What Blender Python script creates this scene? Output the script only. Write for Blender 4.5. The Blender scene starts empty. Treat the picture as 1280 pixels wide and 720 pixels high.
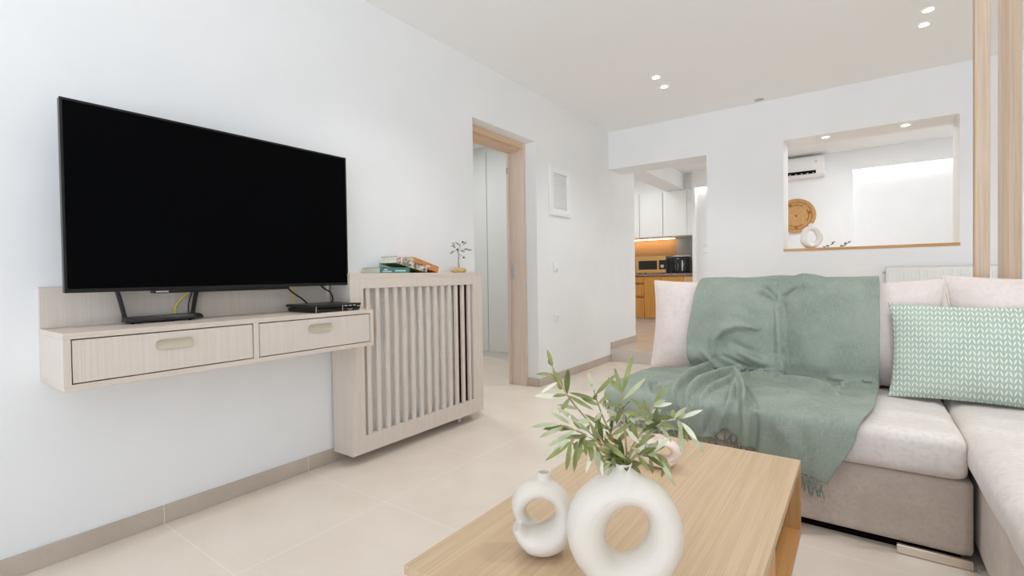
import bpy, bmesh, math, random
from mathutils import Vector, Matrix, noise
random.seed(7)
C = bpy.context.scene.collection
PI = math.pi

# ------------------------------------------------------------------ helpers
def V(*a): return Vector(a)
ROOT_OF = {}

def tag(o, label=None, cat=None, group=None, kind=None):
    if label: o['label'] = label
    if cat: o['category'] = cat
    if group: o['group'] = group
    if kind: o['kind'] = kind
    return o

def thing(name, label, cat, loc, group=None):
    o = bpy.data.objects.new(name, None); C.objects.link(o)
    o.location = loc; o.empty_display_size = .05
    ROOT_OF[o.name] = Vector(loc)
    return tag(o, label, cat, group)

def obj(name, bm, mats, parent=None, smooth=False, kind=None, label=None):
    """link a bmesh given in world coordinates as ONE mesh object"""
    if not isinstance(mats, (list, tuple)): mats = [mats]
    off = ROOT_OF.get(parent.name, Vector()) if parent else Vector()
    loc = Vector()
    if not parent and bm.verts:
        xs = [v.co.x for v in bm.verts]; ys = [v.co.y for v in bm.verts]; zs = [v.co.z for v in bm.verts]
        loc = Vector(((min(xs)+max(xs))/2, (min(ys)+max(ys))/2, min(zs))); off = loc
    bmesh.ops.translate(bm, vec=-off, verts=bm.verts[:])
    me = bpy.data.meshes.new(name); bm.to_mesh(me); bm.free()
    for m in mats: me.materials.append(m)
    if smooth is True:
        for pl in me.polygons: pl.use_smooth = True
    elif smooth:
        for pl in me.polygons: pl.use_smooth = True
        me.set_sharp_from_angle(angle=math.radians(smooth))
    o = bpy.data.objects.new(name, me); C.objects.link(o)
    if parent:
        o.parent = parent; ROOT_OF[o.name] = off
    else:
        o.location = loc; ROOT_OF[o.name] = loc
    if kind: o['kind'] = kind
    if label: o['label'] = label
    return o

def dup(root, loc, label=None):
    r = root.copy(); C.objects.link(r); r.location = loc
    if label: r['label'] = label
    for ch in list(root.children):
        c = ch.copy(); C.objects.link(c); c.parent = r
        for g in ch.children:
            d = g.copy(); C.objects.link(d); d.parent = c
    return r

def NB(): return bmesh.new()

def box(bm, x0, x1, y0, y1, z0, z1, bev=0, seg=2, mi=0):
    t = bmesh.new()
    bmesh.ops.create_cube(t, size=1)
    for v in t.verts:
        v.co = Vector(((x0+x1)/2+v.co.x*(x1-x0), (y0+y1)/2+v.co.y*(y1-y0), (z0+z1)/2+v.co.z*(z1-z0)))
    if bev:
        bmesh.ops.bevel(t, geom=t.edges[:], offset=bev, segments=seg, affect='EDGES', profile=.5)
    join(bm, t, mi); return bm

def join(bm, t, mi=0):
    mp = {}
    for v in t.verts: mp[v] = bm.verts.new(v.co)
    for f in t.faces:
        try:
            nf = bm.faces.new([mp[v] for v in f.verts]); nf.material_index = mi; nf.smooth = f.smooth
        except ValueError: pass
    t.free()

def xform(bm, M): bmesh.ops.transform(bm, matrix=M, verts=bm.verts[:])

def frame_of(d):
    d = d.normalized(); a = Vector((0,0,1)) if abs(d.z) < .9 else Vector((1,0,0))
    x = d.cross(a).normalized(); return x, x.cross(d).normalized()

def tube(bm, pts, rad, n=8, cap=True, mi=0, sx=1, sy=1):
    pts = [Vector(p) for p in pts]
    if not isinstance(rad, (list, tuple)): rad = [rad]*len(pts)
    rings = []; px = None
    for i, p in enumerate(pts):
        d = (pts[min(i+1,len(pts)-1)]-pts[max(i-1,0)])
        if d.length < 1e-9: d = Vector((0,0,1))
        d.normalize()
        if px is None: x, y = frame_of(d)
        else:
            x = px - d*px.dot(d)
            if x.length < 1e-6: x, _ = frame_of(d)
            x.normalize(); y = x.cross(d).normalized()
        px = x
        rings.append([bm.verts.new(p+x*math.cos(2*PI*k/n)*rad[i]*sx+y*math.sin(2*PI*k/n)*rad[i]*sy) for k in range(n)])
    for a, b in zip(rings, rings[1:]):
        for k in range(n):
            f = bm.faces.new((a[k], a[(k+1)%n], b[(k+1)%n], b[k])); f.material_index = mi; f.smooth = True
    if cap:
        for r, rev in ((rings[0], False), (rings[-1], True)):
            f = bm.faces.new(r if rev else r[::-1]); f.material_index = mi
    return bm

def spline(pts, n=10):
    pts = [Vector(p) for p in pts]; out = []
    for i in range(len(pts)-1):
        p0 = pts[max(i-1,0)]; p1 = pts[i]; p2 = pts[i+1]; p3 = pts[min(i+2,len(pts)-1)]
        for k in range(n):
            t = k/n
            out.append(.5*((2*p1)+(p2-p0)*t+(2*p0-5*p1+4*p2-p3)*t*t+(3*p1-p0-3*p2+p3)*t**3))
    out.append(pts[-1]); return out

def lathe(bm, prof, c, n=32, axis='Z', mi=0):
    """prof: list of (radius, height); closes on axis where the radius is 0"""
    c = Vector(c); rings = []
    for r, h in prof:
        ring = []
        for k in range(n if r > 1e-6 else 1):
            a = 2*PI*k/n
            if axis == 'Z': p = Vector((r*math.cos(a), r*math.sin(a), h))
            elif axis == 'Y': p = Vector((r*math.cos(a), -h, r*math.sin(a)))
            else: p = Vector((h, r*math.cos(a), r*math.sin(a)))
            ring.append(bm.verts.new(c+p))
        rings.append(ring)
    for a, b in zip(rings, rings[1:]):
        for k in range(n):
            q = []
            if len(a) == 1 and len(b) == 1: continue
            if len(a) == 1: q = [a[0], b[(k+1)%n], b[k]]
            elif len(b) == 1: q = [a[k], a[(k+1)%n], b[0]]
            else: q = [a[k], a[(k+1)%n], b[(k+1)%n], b[k]]
            f = bm.faces.new(q); f.material_index = mi; f.smooth = True
    bmesh.ops.recalc_face_normals(bm, faces=bm.faces[:])
    return bm

def rbox(x0, x1, y0, y1, z0, z1, r, puff=(0,0,0), n=22, nz=.0, seed=0):
    """rounded, softly puffed upholstery block"""
    t = bmesh.new(); bmesh.ops.create_cube(t, size=2)
    bmesh.ops.subdivide_edges(t, edges=t.edges[:], cuts=n, use_grid_fill=True)
    h = Vector(((x1-x0)/2, (y1-y0)/2, (z1-z0)/2)); c = Vector(((x0+x1)/2, (y0+y1)/2, (z0+z1)/2))
    for v in t.verts:
        u = v.co.copy()
        # crowd the grid towards the edges so that the rounding is smooth
        q = Vector([math.copysign(1-(1-abs(a))**1.5, a) if abs(a) < 1 else a for a in u])
        p = Vector((q.x*h.x, q.y*h.y, q.z*h.z))
        inn = Vector([max(-h[i]+r, min(h[i]-r, p[i])) for i in range(3)])
        d = p-inn
        if d.length > 1e-9: p = inn + d.normalized()*min(r, d.length if d.length < r else r)
        e = [1-min(1, abs(p[i]/h[i]))**2 for i in range(3)]
        w = [e[1]*e[2], e[0]*e[2], e[0]*e[1]]
        for i in range(3): p[i] += math.copysign(puff[i]*w[i], q[i]) if abs(q[i]) > .2 else 0
        p += c
        if nz:
            g = noise.noise(p*7+Vector((seed,0,0)))*nz + noise.noise(p*18+Vector((seed,5,0)))*nz*.4
            p += (p-c).normalized()*g
        v.co = p
    for f in t.faces: f.smooth = True
    return t

def pillow(w, h, T, n=30, ear=.06, pinch=.035, seed=0, wr=.004):
    """pillow in its own frame: x across, z up from 0, y depth; returns bmesh and rim points"""
    bm = bmesh.new(); rim = []
    def pos(a, b, s):
        # a,b in [-1,1]
        px = a*(1-pinch*(1-b*b)) ; pz = b*(1-pinch*(1-a*a))
        k = (max(0,1-abs(a)**2.6)*max(0,1-abs(b)**2.6))**.55
        kk = (max(0,1-a*a)*max(0,1-b*b))
        y = s*T*(.82*k+.18*kk)
        ww = noise.noise(Vector((a*2.2+seed, b*2.2, s*2)))*wr*k + noise.noise(Vector((a*5+seed, b*5, s)))*wr*.5*k
        # puckers that run out of the corners
        cr = abs(a*b)**2*math.sin(18*(abs(a)-abs(b)))*wr*1.2*k
        return Vector((px*w/2, y+s*(ww+cr), (pz+1)*h/2))
    g = {}
    for s in (-1, 1):
        for i in range(n+1):
            for j in range(n+1):
                a = math.sin((i/n*2-1)*PI/2); b = math.sin((j/n*2-1)*PI/2)
                edge = i in (0, n) or j in (0, n)
                key = (i, j, 0 if edge else s)
                if key not in g: g[key] = bm.verts.new(pos(a, b, s))
    for s in (-1, 1):
        for i in range(n):
            for j in range(n):
                q = []
                for (ii, jj) in ((i,j),(i+1,j),(i+1,j+1),(i,j+1)):
                    e = ii in (0,n) or jj in (0,n); q.append(g[(ii,jj,0 if e else s)])
                if s == 1: q = q[::-1]
                f = bm.faces.new(q); f.smooth = True
    per = [(i,0) for i in range(n)]+[(n,j) for j in range(n)]+[(n-i,n) for i in range(n)]+[(0,n-j) for j in range(n)]
    rim = [g[(i,j,0)].co.copy() for i, j in per]; rim.append(rim[0].copy())
    uv = bm.loops.layers.uv.new('UVMap')
    for f in bm.faces:
        for l in f.loops: l[uv].uv = (l.vert.co.x, l.vert.co.z)
    return bm, rim

# ------------------------------------------------------------------ materials
MATS = {}
def newmat(name):
    m = bpy.data.materials.new(name); m.use_nodes = True
    nt = m.node_tree; b = nt.nodes['Principled BSDF']
    return m, nt, b
def lin(c):
    return tuple(((x/255)/12.92 if x/255 <= .04045 else ((x/255+.055)/1.055)**2.4) for x in c)+(1,)
def N(nt, t, **kw):
    n = nt.nodes.new(t)
    for k, v in kw.items(): setattr(n, k, v)
    return n
def plain(name, rgb, rough=.5, metal=0, spec=.5, coat=0, emit=None, estr=0):
    m, nt, b = newmat(name)
    b.inputs['Base Color'].default_value = lin(rgb); b.inputs['Roughness'].default_value = rough
    b.inputs['Metallic'].default_value = metal; b.inputs['Specular IOR Level'].default_value = spec
    b.inputs['Coat Weight'].default_value = coat
    if emit: b.inputs['Emission Color'].default_value = lin(emit); b.inputs['Emission Strength'].default_value = estr
    return m
def noisy(name, c1, c2, scale=(8,8,8), detail=4, rough=.8, bump=0, bscale=None, spec=.3, lo=.35, hi=.65, sheen=0, c3=None, s3=None):
    """two colour mottling (and an optional finer one) plus bump"""
    m, nt, b = newmat(name); L = nt.links
    tc = N(nt, 'ShaderNodeTexCoord'); mp = N(nt, 'ShaderNodeMapping'); mp.inputs['Scale'].default_value = scale
    L.new(tc.outputs['Object'], mp.inputs['Vector'])
    nz = N(nt, 'ShaderNodeTexNoise'); nz.inputs['Scale'].default_value = 1; nz.inputs['Detail'].default_value = detail
    L.new(mp.outputs[0], nz.inputs['Vector'])
    cr = N(nt, 'ShaderNodeValToRGB'); cr.color_ramp.elements[0].position = lo; cr.color_ramp.elements[1].position = hi
    cr.color_ramp.elements[0].color = lin(c1); cr.color_ramp.elements[1].color = lin(c2)
    L.new(nz.outputs['Fac'], cr.inputs['Fac']); col = cr.outputs['Color']
    if c3:
        mp3 = N(nt, 'ShaderNodeMapping'); mp3.inputs['Scale'].default_value = s3
        L.new(tc.outputs['Object'], mp3.inputs['Vector'])
        n3 = N(nt, 'ShaderNodeTexNoise'); n3.inputs['Scale'].default_value = 1; n3.inputs['Detail'].default_value = 3
        L.new(mp3.outputs[0], n3.inputs['Vector'])
        r3 = N(nt, 'ShaderNodeValToRGB'); r3.color_ramp.elements[0].position = .45; r3.color_ramp.elements[1].position = .7
        r3.color_ramp.elements[0].color = (0,0,0,1); r3.color_ramp.elements[1].color = (.6,.6,.6,1)
        L.new(n3.outputs['Fac'], r3.inputs['Fac'])
        mx = N(nt, 'ShaderNodeMix', data_type='RGBA'); L.new(r3.outputs['Color'], mx.inputs['Factor'])
        L.new(col, mx.inputs['A']); mx.inputs['B'].default_value = lin(c3); col = mx.outputs['Result']
    L.new(col, b.inputs['Base Color'])
    b.inputs['Roughness'].default_value = rough; b.inputs['Specular IOR Level'].default_value = spec
    if sheen: b.inputs['Sheen Weight'].default_value = sheen; b.inputs['Sheen Roughness'].default_value = .5
    if bump:
        mpb = N(nt, 'ShaderNodeMapping'); mpb.inputs['Scale'].default_value = bscale or scale
        L.new(tc.outputs['Object'], mpb.inputs['Vector'])
        nb = N(nt, 'ShaderNodeTexNoise'); nb.inputs['Scale'].default_value = 1; nb.inputs['Detail'].default_value = 3
        L.new(mpb.outputs[0], nb.inputs['Vector'])
        bp = N(nt, 'ShaderNodeBump'); bp.inputs['Strength'].default_value = bump; bp.inputs['Distance'].default_value = .01
        L.new(nb.outputs['Fac'], bp.inputs['Height']); L.new(bp.outputs[0], b.inputs['Normal'])
    return m
def wood(name, c1, c2, c3, axis='Z', fine=150, rough=.45, spec=.35, k=1.0):
    """long grain along one axis"""
    lo = {'X': (1.3,38*k,38*k), 'Y': (38*k,1.3,38*k), 'Z': (38*k,38*k,1.3)}[axis]
    hi = {'X': (3,fine*k,fine*k), 'Y': (fine*k,3,fine*k), 'Z': (fine*k,fine*k,3)}[axis]
    return noisy(name, c1, c2, scale=lo, detail=5, rough=rough, spec=spec, lo=.38, hi=.62, c3=c3, s3=hi, bump=.06, bscale=hi)

M = {}
M['wall'] = noisy('wall_paint', (233,234,233), (236,236,235), scale=(3,3,3), rough=.9, bump=.03, bscale=(120,120,120), spec=.2)
M['ceil'] = plain('ceiling_paint', (240,240,239), .95, spec=.1)
M['white'] = plain('white_lacquer', (232,232,229), .35)
M['whitep'] = plain('white_plastic', (236,236,234), .4)
M['grille'] = plain('grey_louvre', (240,240,239), .6)
M['closet'] = plain('pale_grey_laminate', (214,216,213), .5)
M['oak'] = wood('whitened_oak_upright', (212,201,189), (217,206,195), (205,193,180), 'Z', k=2.4, fine=110)
M['oakh'] = wood('whitened_oak_lengthwise', (210,197,183), (216,203,190), (202,188,173), 'Y', k=2.0, fine=110)
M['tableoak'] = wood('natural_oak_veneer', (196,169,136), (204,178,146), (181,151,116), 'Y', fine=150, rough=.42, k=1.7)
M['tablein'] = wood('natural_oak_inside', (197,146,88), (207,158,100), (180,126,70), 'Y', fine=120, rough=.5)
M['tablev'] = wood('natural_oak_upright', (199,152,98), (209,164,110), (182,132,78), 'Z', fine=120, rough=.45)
M['post'] = wood('pine_post', (206,183,160), (216,194,171), (190,164,138), 'Z', fine=170, rough=.6)
M['doorwood'] = wood('oak_door_frame', (216,198,182), (222,205,190), (203,182,164), 'Z', rough=.5, k=1.5)
M['doorwoodh'] = wood('oak_door_header', (214,184,154), (220,191,162), (200,168,136), 'Y', rough=.5, k=1.5)
M['kwood'] = wood('honey_oak_cabinet', (196,140,66), (208,153,80), (178,120,50), 'Z', rough=.45)
M['kwoodl'] = wood('pale_oak_panel', (208,172,122), (216,182,134), (192,152,104), 'Z', rough=.5)
M['sill'] = wood('varnished_sill', (196,150,96), (214,172,120), (165,112,64), 'X', fine=90, rough=.35, k=.8)
M['splash'] = wood('oak_splashback', (190,146,98), (200,158,110), (174,128,82), 'X', rough=.5)
M['greysplash'] = plain('grey_splashback', (172,173,172), .4)
M['counter'] = noisy('mauve_grey_stone', (128,112,110), (146,130,126), scale=(60,60,60), rough=.3)
M['kbase'] = plain('pale_plinth', (205,190,170), .5)
M['tvblack'] = plain('gloss_black_bezel', (16,13,13), .25, spec=.4)
M['screen'] = plain('black_glass_screen', (5,5,6), .10, spec=.03)
M['black'] = plain('black_plastic', (22,20,22), .35)
M['blackm'] = plain('matt_black', (18,17,18), .7)
M['gloss'] = plain('gloss_black', (14,13,15), .08, spec=.6)
M['silver'] = plain('silver_trim', (205,205,205), .3, metal=.8)
M['chrome'] = plain('chrome', (225,215,200), .18, metal=1)
M['handle'] = plain('champagne_metal', (214,206,188), .35, metal=.6)
M['yellow'] = plain('yellow_cable', (226,204,84), .5)
M['cable'] = plain('black_cable', (14,13,14), .5)
M['darkgap'] = plain('dark_recess_and_shade', (18,12,10), .9, spec=.1)  # near-black for recesses and for the shadow under the sofa
M['redbrown'] = plain('oxblood_lining', (110,24,16), .7)
M['mark'] = plain('white_print', (225,225,225), .6)
M['ceramic'] = noisy('cream_ceramic', (216,207,194), (222,213,201), scale=(9,9,9), rough=.5, spec=.4, bump=.05, bscale=(90,90,90))
M['ceramicp'] = noisy('blush_ceramic', (226,208,193), (231,214,200), scale=(9,9,9), rough=.5, spec=.4, bump=.05, bscale=(90,90,90))
M['ceramicw'] = plain('white_ceramic', (240,240,238), .3)
M['neckin'] = plain('unglazed_inside', (200,190,170), .8)
M['basket'] = noisy('seagrass', (198,158,106), (214,177,126), scale=(40,40,40), rough=.85, bump=.4, bscale=(120,120,120))
M['basketd'] = noisy('dark_seagrass', (158,104,48), (180,126,66), scale=(40,40,40), rough=.85, bump=.4, bscale=(120,120,120))
M['sofa'] = noisy('blush_beige_velvet', (213,203,195), (223,214,206), scale=(9,9,9), detail=6, rough=.85, spec=.15, sheen=.25, bump=.12, bscale=(35,35,35), c3=(202,192,185), s3=(60,60,60))
M['sofab'] = noisy('beige_velvet_base', (192,178,165), (204,190,177), scale=(9,9,9), detail=6, rough=.85, spec=.15, sheen=.25, bump=.12, bscale=(60,60,60), c3=(182,168,157), s3=(70,70,70))
M['cush'] = noisy('rose_beige_velvet', (222,208,200), (230,217,210), scale=(9,9,9), detail=6, rough=.85, spec=.15, sheen=.25, bump=.1, bscale=(45,45,45), c3=(213,203,199), s3=(60,60,60))
M['piping'] = plain('cream_piping', (228,214,203), .8, spec=.2)
M['stone'] = noisy('tan_pebble', (196,160,104), (216,182,128), scale=(60,60,60), rough=.7)
M['wire'] = plain('pewter_wire', (150,147,142), .5, metal=.3)
M['olive'] = plain('black_bead', (22,22,22), .3)
M['stem'] = noisy('olive_twig', (150,134,100), (176,160,124), scale=(60,60,60), rough=.8)
M['leafg'] = noisy('olive_leaf_green', (116,124,66), (146,150,94), scale=(30,30,30), rough=.5)
M['leafd'] = noisy('olive_leaf_deep_green', (74,86,38), (104,112,56), scale=(30,30,30), rough=.5)
M['leafs'] = noisy('olive_leaf_sage', (160,164,126), (184,186,150), scale=(30,30,30), rough=.55)
M['leafl'] = noisy('olive_leaf_silver', (210,208,182), (222,220,198), scale=(30,30,30), rough=.6)
M['lamp'] = plain('lit_lamp', (255,255,255), .5, emit=(255,250,242), estr=9)
M['ledw'] = plain('warm_led', (255,240,210), .5, emit=(255,228,190), estr=12)
M['led'] = plain('white_led', (255,255,255), .5, emit=(255,252,248), estr=16)
M['page'] = noisy('book_pages', (222,214,196), (234,228,212), scale=(2,2,500), rough=.9)
M['teal'] = plain('teal_cover', (58,122,116), .5)
M['orange'] = noisy('orange_cover', (196,126,72), (210,146,92), scale=(30,30,30), rough=.5)
M['mixcover'] = noisy('printed_cover', (110,88,66), (226,220,212), scale=(60,60,60), detail=6, rough=.5, lo=.4, hi=.6, c3=(150,120,80), s3=(90,90,90))
M['greencover'] = noisy('green_printed_cover', (70,84,28), (166,178,74), scale=(40,40,40), rough=.5)
M['sprig'] = plain('dry_sprig', (120,110,96), .8)
M['tassel'] = noisy('sage_yarn', (104,118,106), (140,152,138), scale=(160,160,160), rough=.9)
M['grey_disc'] = plain('grey_disc_paint', (176,176,174), .6)
M['mw'] = plain('brushed_copper_steel', (206,164,104), .35, metal=.55)
M['mwwin'] = plain('microwave_window', (26,16,13), .15)

def tile_mat(name, c1, c2, grout, per, offx, offy, w=.0035, rough=.22, faceY=False):
    m, nt, b = newmat(name); L = nt.links
    geo = N(nt, 'ShaderNodeNewGeometry'); sep = N(nt, 'ShaderNodeSeparateXYZ'); L.new(geo.outputs['Position'], sep.inputs[0])
    def line(ax, off):
        a = N(nt, 'ShaderNodeMath', operation='SUBTRACT'); L.new(sep.outputs[ax], a.inputs[0]); a.inputs[1].default_value = off
        d = N(nt, 'ShaderNodeMath', operation='PINGPONG'); L.new(a.outputs[0], d.inputs[0]); d.inputs[1].default_value = per/2
        c = N(nt, 'ShaderNodeMath', operation='LESS_THAN'); L.new(d.outputs[0], c.inputs[0]); c.inputs[1].default_value = w/2
        return c.outputs[0]
    g = line('Y', offy)
    if offx is not None:
        mx = N(nt, 'ShaderNodeMath', operation='MAXIMUM'); L.new(g, mx.inputs[0]); L.new(line('X', offx), mx.inputs[1]); g = mx.outputs[0]
    n1 = N(nt, 'ShaderNodeTexNoise'); n1.inputs['Scale'].default_value = 3.5; n1.inputs['Detail'].default_value = 8
    L.new(geo.outputs['Position'], n1.inputs['Vector'])
    n2 = N(nt, 'ShaderNodeTexNoise'); n2.inputs['Scale'].default_value = 130; n2.inputs['Detail'].default_value = 2
    L.new(geo.outputs['Position'], n2.inputs['Vector'])
    ad = N(nt, 'ShaderNodeMath', operation='MULTIPLY_ADD'); L.new(n2.outputs['Fac'], ad.inputs[0]); ad.inputs[1].default_value = .35; L.new(n1.outputs['Fac'], ad.inputs[2])
    cr = N(nt, 'ShaderNodeValToRGB'); cr.color_ramp.elements[0].position = .5; cr.color_ramp.elements[1].position = .85
    cr.color_ramp.elements[0].color = lin(c1); cr.color_ramp.elements[1].color = lin(c2); L.new(ad.outputs[0], cr.inputs['Fac'])
    mix = N(nt, 'ShaderNodeMix', data_type='RGBA'); L.new(g, mix.inputs['Factor']); L.new(cr.outputs['Color'], mix.inputs['A']); mix.inputs['B'].default_value = lin(grout)
    L.new(mix.outputs['Result'], b.inputs['Base Color'])
    b.inputs['Roughness'].default_value = rough; b.inputs['Specular IOR Level'].default_value = .35
    return m
TP = .681
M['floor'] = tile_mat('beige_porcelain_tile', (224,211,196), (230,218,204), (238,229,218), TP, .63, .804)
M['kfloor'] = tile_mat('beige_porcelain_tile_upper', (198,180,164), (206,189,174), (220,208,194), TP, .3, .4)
M['skirt'] = tile_mat('grey_beige_skirting', (184,171,157), (196,183,169), (222,212,200), TP, None, .804, rough=.35)
M['riser'] = tile_mat('pale_step_riser', (208,198,188), (214,205,196), (222,214,206), 1.9, .95, 20, rough=.35)

def woven(name, c1, c2, c3):
    m, nt, b = newmat(name); L = nt.links
    uv = N(nt, 'ShaderNodeUVMap'); tc = N(nt, 'ShaderNodeTexCoord')
    mp = N(nt, 'ShaderNodeMapping'); mp.inputs['Scale'].default_value = (7,7,7); L.new(tc.outputs['Object'], mp.inputs['Vector'])
    n1 = N(nt, 'ShaderNodeTexNoise'); n1.inputs['Scale'].default_value = 1; n1.inputs['Detail'].default_value = 5; L.new(mp.outputs[0], n1.inputs['Vector'])
    cr = N(nt, 'ShaderNodeValToRGB'); cr.color_ramp.elements[0].position = .35; cr.color_ramp.elements[1].position = .65
    cr.color_ramp.elements[0].color = lin(c1); cr.color_ramp.elements[1].color = lin(c2); L.new(n1.outputs['Fac'], cr.inputs['Fac'])
    col = cr.outputs['Color']; hs = []
    for sc, st in (((420,26,1), .55), ((26,420,1), .4)):
        mm = N(nt, 'ShaderNodeMapping'); mm.inputs['Scale'].default_value = sc; L.new(uv.outputs[0], mm.inputs['Vector'])
        nn = N(nt, 'ShaderNodeTexNoise'); nn.inputs['Scale'].default_value = 1; nn.inputs['Detail'].default_value = 2; L.new(mm.outputs[0], nn.inputs['Vector'])
        rr = N(nt, 'ShaderNodeValToRGB'); rr.color_ramp.elements[0].position = .42; rr.color_ramp.elements[1].position = .68
        rr.color_ramp.elements[0].color = (0,0,0,1); rr.color_ramp.elements[1].color = (st,st,st,1); L.new(nn.outputs['Fac'], rr.inputs['Fac'])
        mx = N(nt, 'ShaderNodeMix', data_type='RGBA'); L.new(rr.outputs['Color'], mx.inputs['Factor']); L.new(col, mx.inputs['A']); mx.inputs['B'].default_value = lin(c3)
        col = mx.outputs['Result']; hs.append(nn.outputs['Fac'])
    L.new(col, b.inputs['Base Color']); b.inputs['Roughness'].default_value = .95; b.inputs['Specular IOR Level'].default_value = .1
    ad = N(nt, 'ShaderNodeMath', operation='ADD'); L.new(hs[0], ad.inputs[0]); L.new(hs[1], ad.inputs[1])
    bp = N(nt, 'ShaderNodeBump'); bp.inputs['Strength'].default_value = .35; bp.inputs['Distance'].default_value = .004
    L.new(ad.outputs[0], bp.inputs['Height']); L.new(bp.outputs[0], b.inputs['Normal'])
    return m
M['throw'] = woven('sage_linen_weave', (126,140,130), (145,157,147), (170,172,152))

def leafprint(name, base, base2, ink, cw, chh):
    """rows of slanted leaf strokes, leaning one way then the other"""
    m, nt, b = newmat(name); L = nt.links
    uv = N(nt, 'ShaderNodeUVMap'); sep = N(nt, 'ShaderNodeSeparateXYZ'); L.new(uv.outputs[0], sep.inputs[0])
    def mth(op, a, bb=None, c=None):
        n = N(nt, 'ShaderNodeMath', operation=op)
        for i, x in enumerate((a, bb, c)):
            if x is None: continue
            if isinstance(x, (int, float)): n.inputs[i].default_value = x
            else: L.new(x, n.inputs[i])
        return n.outputs[0]
    u = mth('DIVIDE', sep.outputs['X'], cw); v = mth('DIVIDE', sep.outputs['Y'], chh)
    fv = mth('SUBTRACT', mth('FRACT', v), .5)                      # -.5 .. .5 within a row
    pu = mth('PINGPONG', u, 1.0)                                    # mirrored columns -> the strokes form a zigzag
    cx = mth('ADD', .5, mth('MULTIPLY', fv, .62))
    dx = mth('ABSOLUTE', mth('SUBTRACT', pu, cx))
    half = mth('MULTIPLY', .21, mth('SUBTRACT', 1.0, mth('MULTIPLY', mth('POWER', mth('ABSOLUTE', fv), 2.0), 5.2)))
    ink_f = mth('LESS_THAN', dx, half)
    n1 = N(nt, 'ShaderNodeTexNoise'); n1.inputs['Scale'].default_value = 9; n1.inputs['Detail'].default_value = 4
    L.new(uv.outputs[0], n1.inputs['Vector'])
    cr = N(nt, 'ShaderNodeValToRGB'); cr.color_ramp.elements[0].position = .35; cr.color_ramp.elements[1].position = .65
    cr.color_ramp.elements[0].color = lin(base); cr.color_ramp.elements[1].color = lin(base2); L.new(n1.outputs['Fac'], cr.inputs['Fac'])
    mx = N(nt, 'ShaderNodeMix', data_type='RGBA'); L.new(ink_f, mx.inputs['Factor']); L.new(cr.outputs['Color'], mx.inputs['A']); mx.inputs['B'].default_value = lin(ink)
    L.new(mx.outputs['Result'], b.inputs['Base Color']); b.inputs['Roughness'].default_value = .95; b.inputs['Specular IOR Level'].default_value = .1
    return m
M['leafprint'] = leafprint('sage_leaf_print', (164,179,166), (176,190,176), (224,226,208), .0128, .0245)

# ------------------------------------------------------------------ the room shell
H = 2.7; YB = 5.487; YB2 = 5.86; ZU = .141; XR = 6.0; YR = -2.4; XL = -3.2; YK = 9.3
def struct(name, bm, mat, parent=None, smooth=False):
    return obj(name, bm, mat, parent, smooth, kind='structure')

b = NB(); box(b, XL, XR+.2, YR-.2, YB, -.12, 0); struct('floor', b, M['floor'])
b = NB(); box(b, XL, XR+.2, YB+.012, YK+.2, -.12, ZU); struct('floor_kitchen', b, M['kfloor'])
b = NB(); box(b, 0, 1.087, YB, YB+.012, 0, ZU-.004); struct('trim_1', b, M['riser'])
b = NB(); box(b, XL, XR+.2, YR-.2, YK+.2, H, H+.15); struct('ceiling', b, M['ceil'])

DY0, DY1, DZ = 2.945, 3.862, 2.257
b = NB()
box(b, -.31, 0, YR, DY0, 0, H); box(b, -.31, 0, DY1, YB, 0, H); box(b, -.31, 0, DY0, DY1, DZ, H)
box(b, -.31, 0, YB, 6.30, ZU, H)
struct('wall_left', b, M['wall'])
# back wall with a doorway against the left wall and a serving opening
OX0, OX1, OZ0, OZ1 = 1.782, 3.018, 1.222, 2.292
b = NB()
box(b, 0, 1.087, YB, YB2, 2.264, H)
box(b, 1.087, OX0, YB, YB2, 0, H); box(b, OX1, XR, YB, YB2, 0, H)
box(b, OX0, OX1, YB, YB2, 0, OZ0); box(b, OX0, OX1, YB, YB2, OZ1, H)
struct('wall_back', b, M['wall'])
b = NB(); box(b, OX0-.002, OX1+.004, YB-.006, YB2-.001, OZ0, OZ0+.026, .003); struct('trim_2', b, M['sill'])
# far wall of the dining side, with two recessed panels washed by hidden LED strips
YD = 8.5
P1 = (.19, 1.02); P2 = (2.286, 5.6); PZ = 2.43
b = NB()
box(b, .145, P1[0], YD, YD+.10, ZU, H); box(b, P1[1], P2[0], YD, YD+.10, ZU, H); box(b, P2[1], XR, YD, YD+.10, ZU, H)
for p in (P1, P2): box(b, p[0], p[1], YD, YD+.035, PZ, H); box(b, p[0], p[1], YD+.035, YD+.10, PZ+.09, H)
box(b, .145, XR, YD+.10, YD+.2, ZU, H)
box(b, .145, .19, YD+.2, YK, ZU, H)
struct('wall_far', b, M['wall'])
b = NB(); box(b, -1.2, .19, YK, YK+.1, ZU, H); box(b, -1.3, -1.2, 6.3, YK+.1, ZU, H); struct('wall_kitchen', b, M['wall'])
b = NB(); box(b, -2.3, -.31, 6.2, 6.30, 0, H); struct('wall_hall', b, M['wall'])
b = NB(); box(b, -.31, 0, 6.301, 8.62, 2.44, H); struct('trim_3', b, M['wall'])       # ceiling beam
# corridor behind the sliding door
b = NB(); box(b, XL-.1, XL, 1.2, 6.2, 0, H); box(b, XL, -.31, 1.1, 1.2, 0, H); struct('wall_corridor', b, M['wall'])
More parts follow.
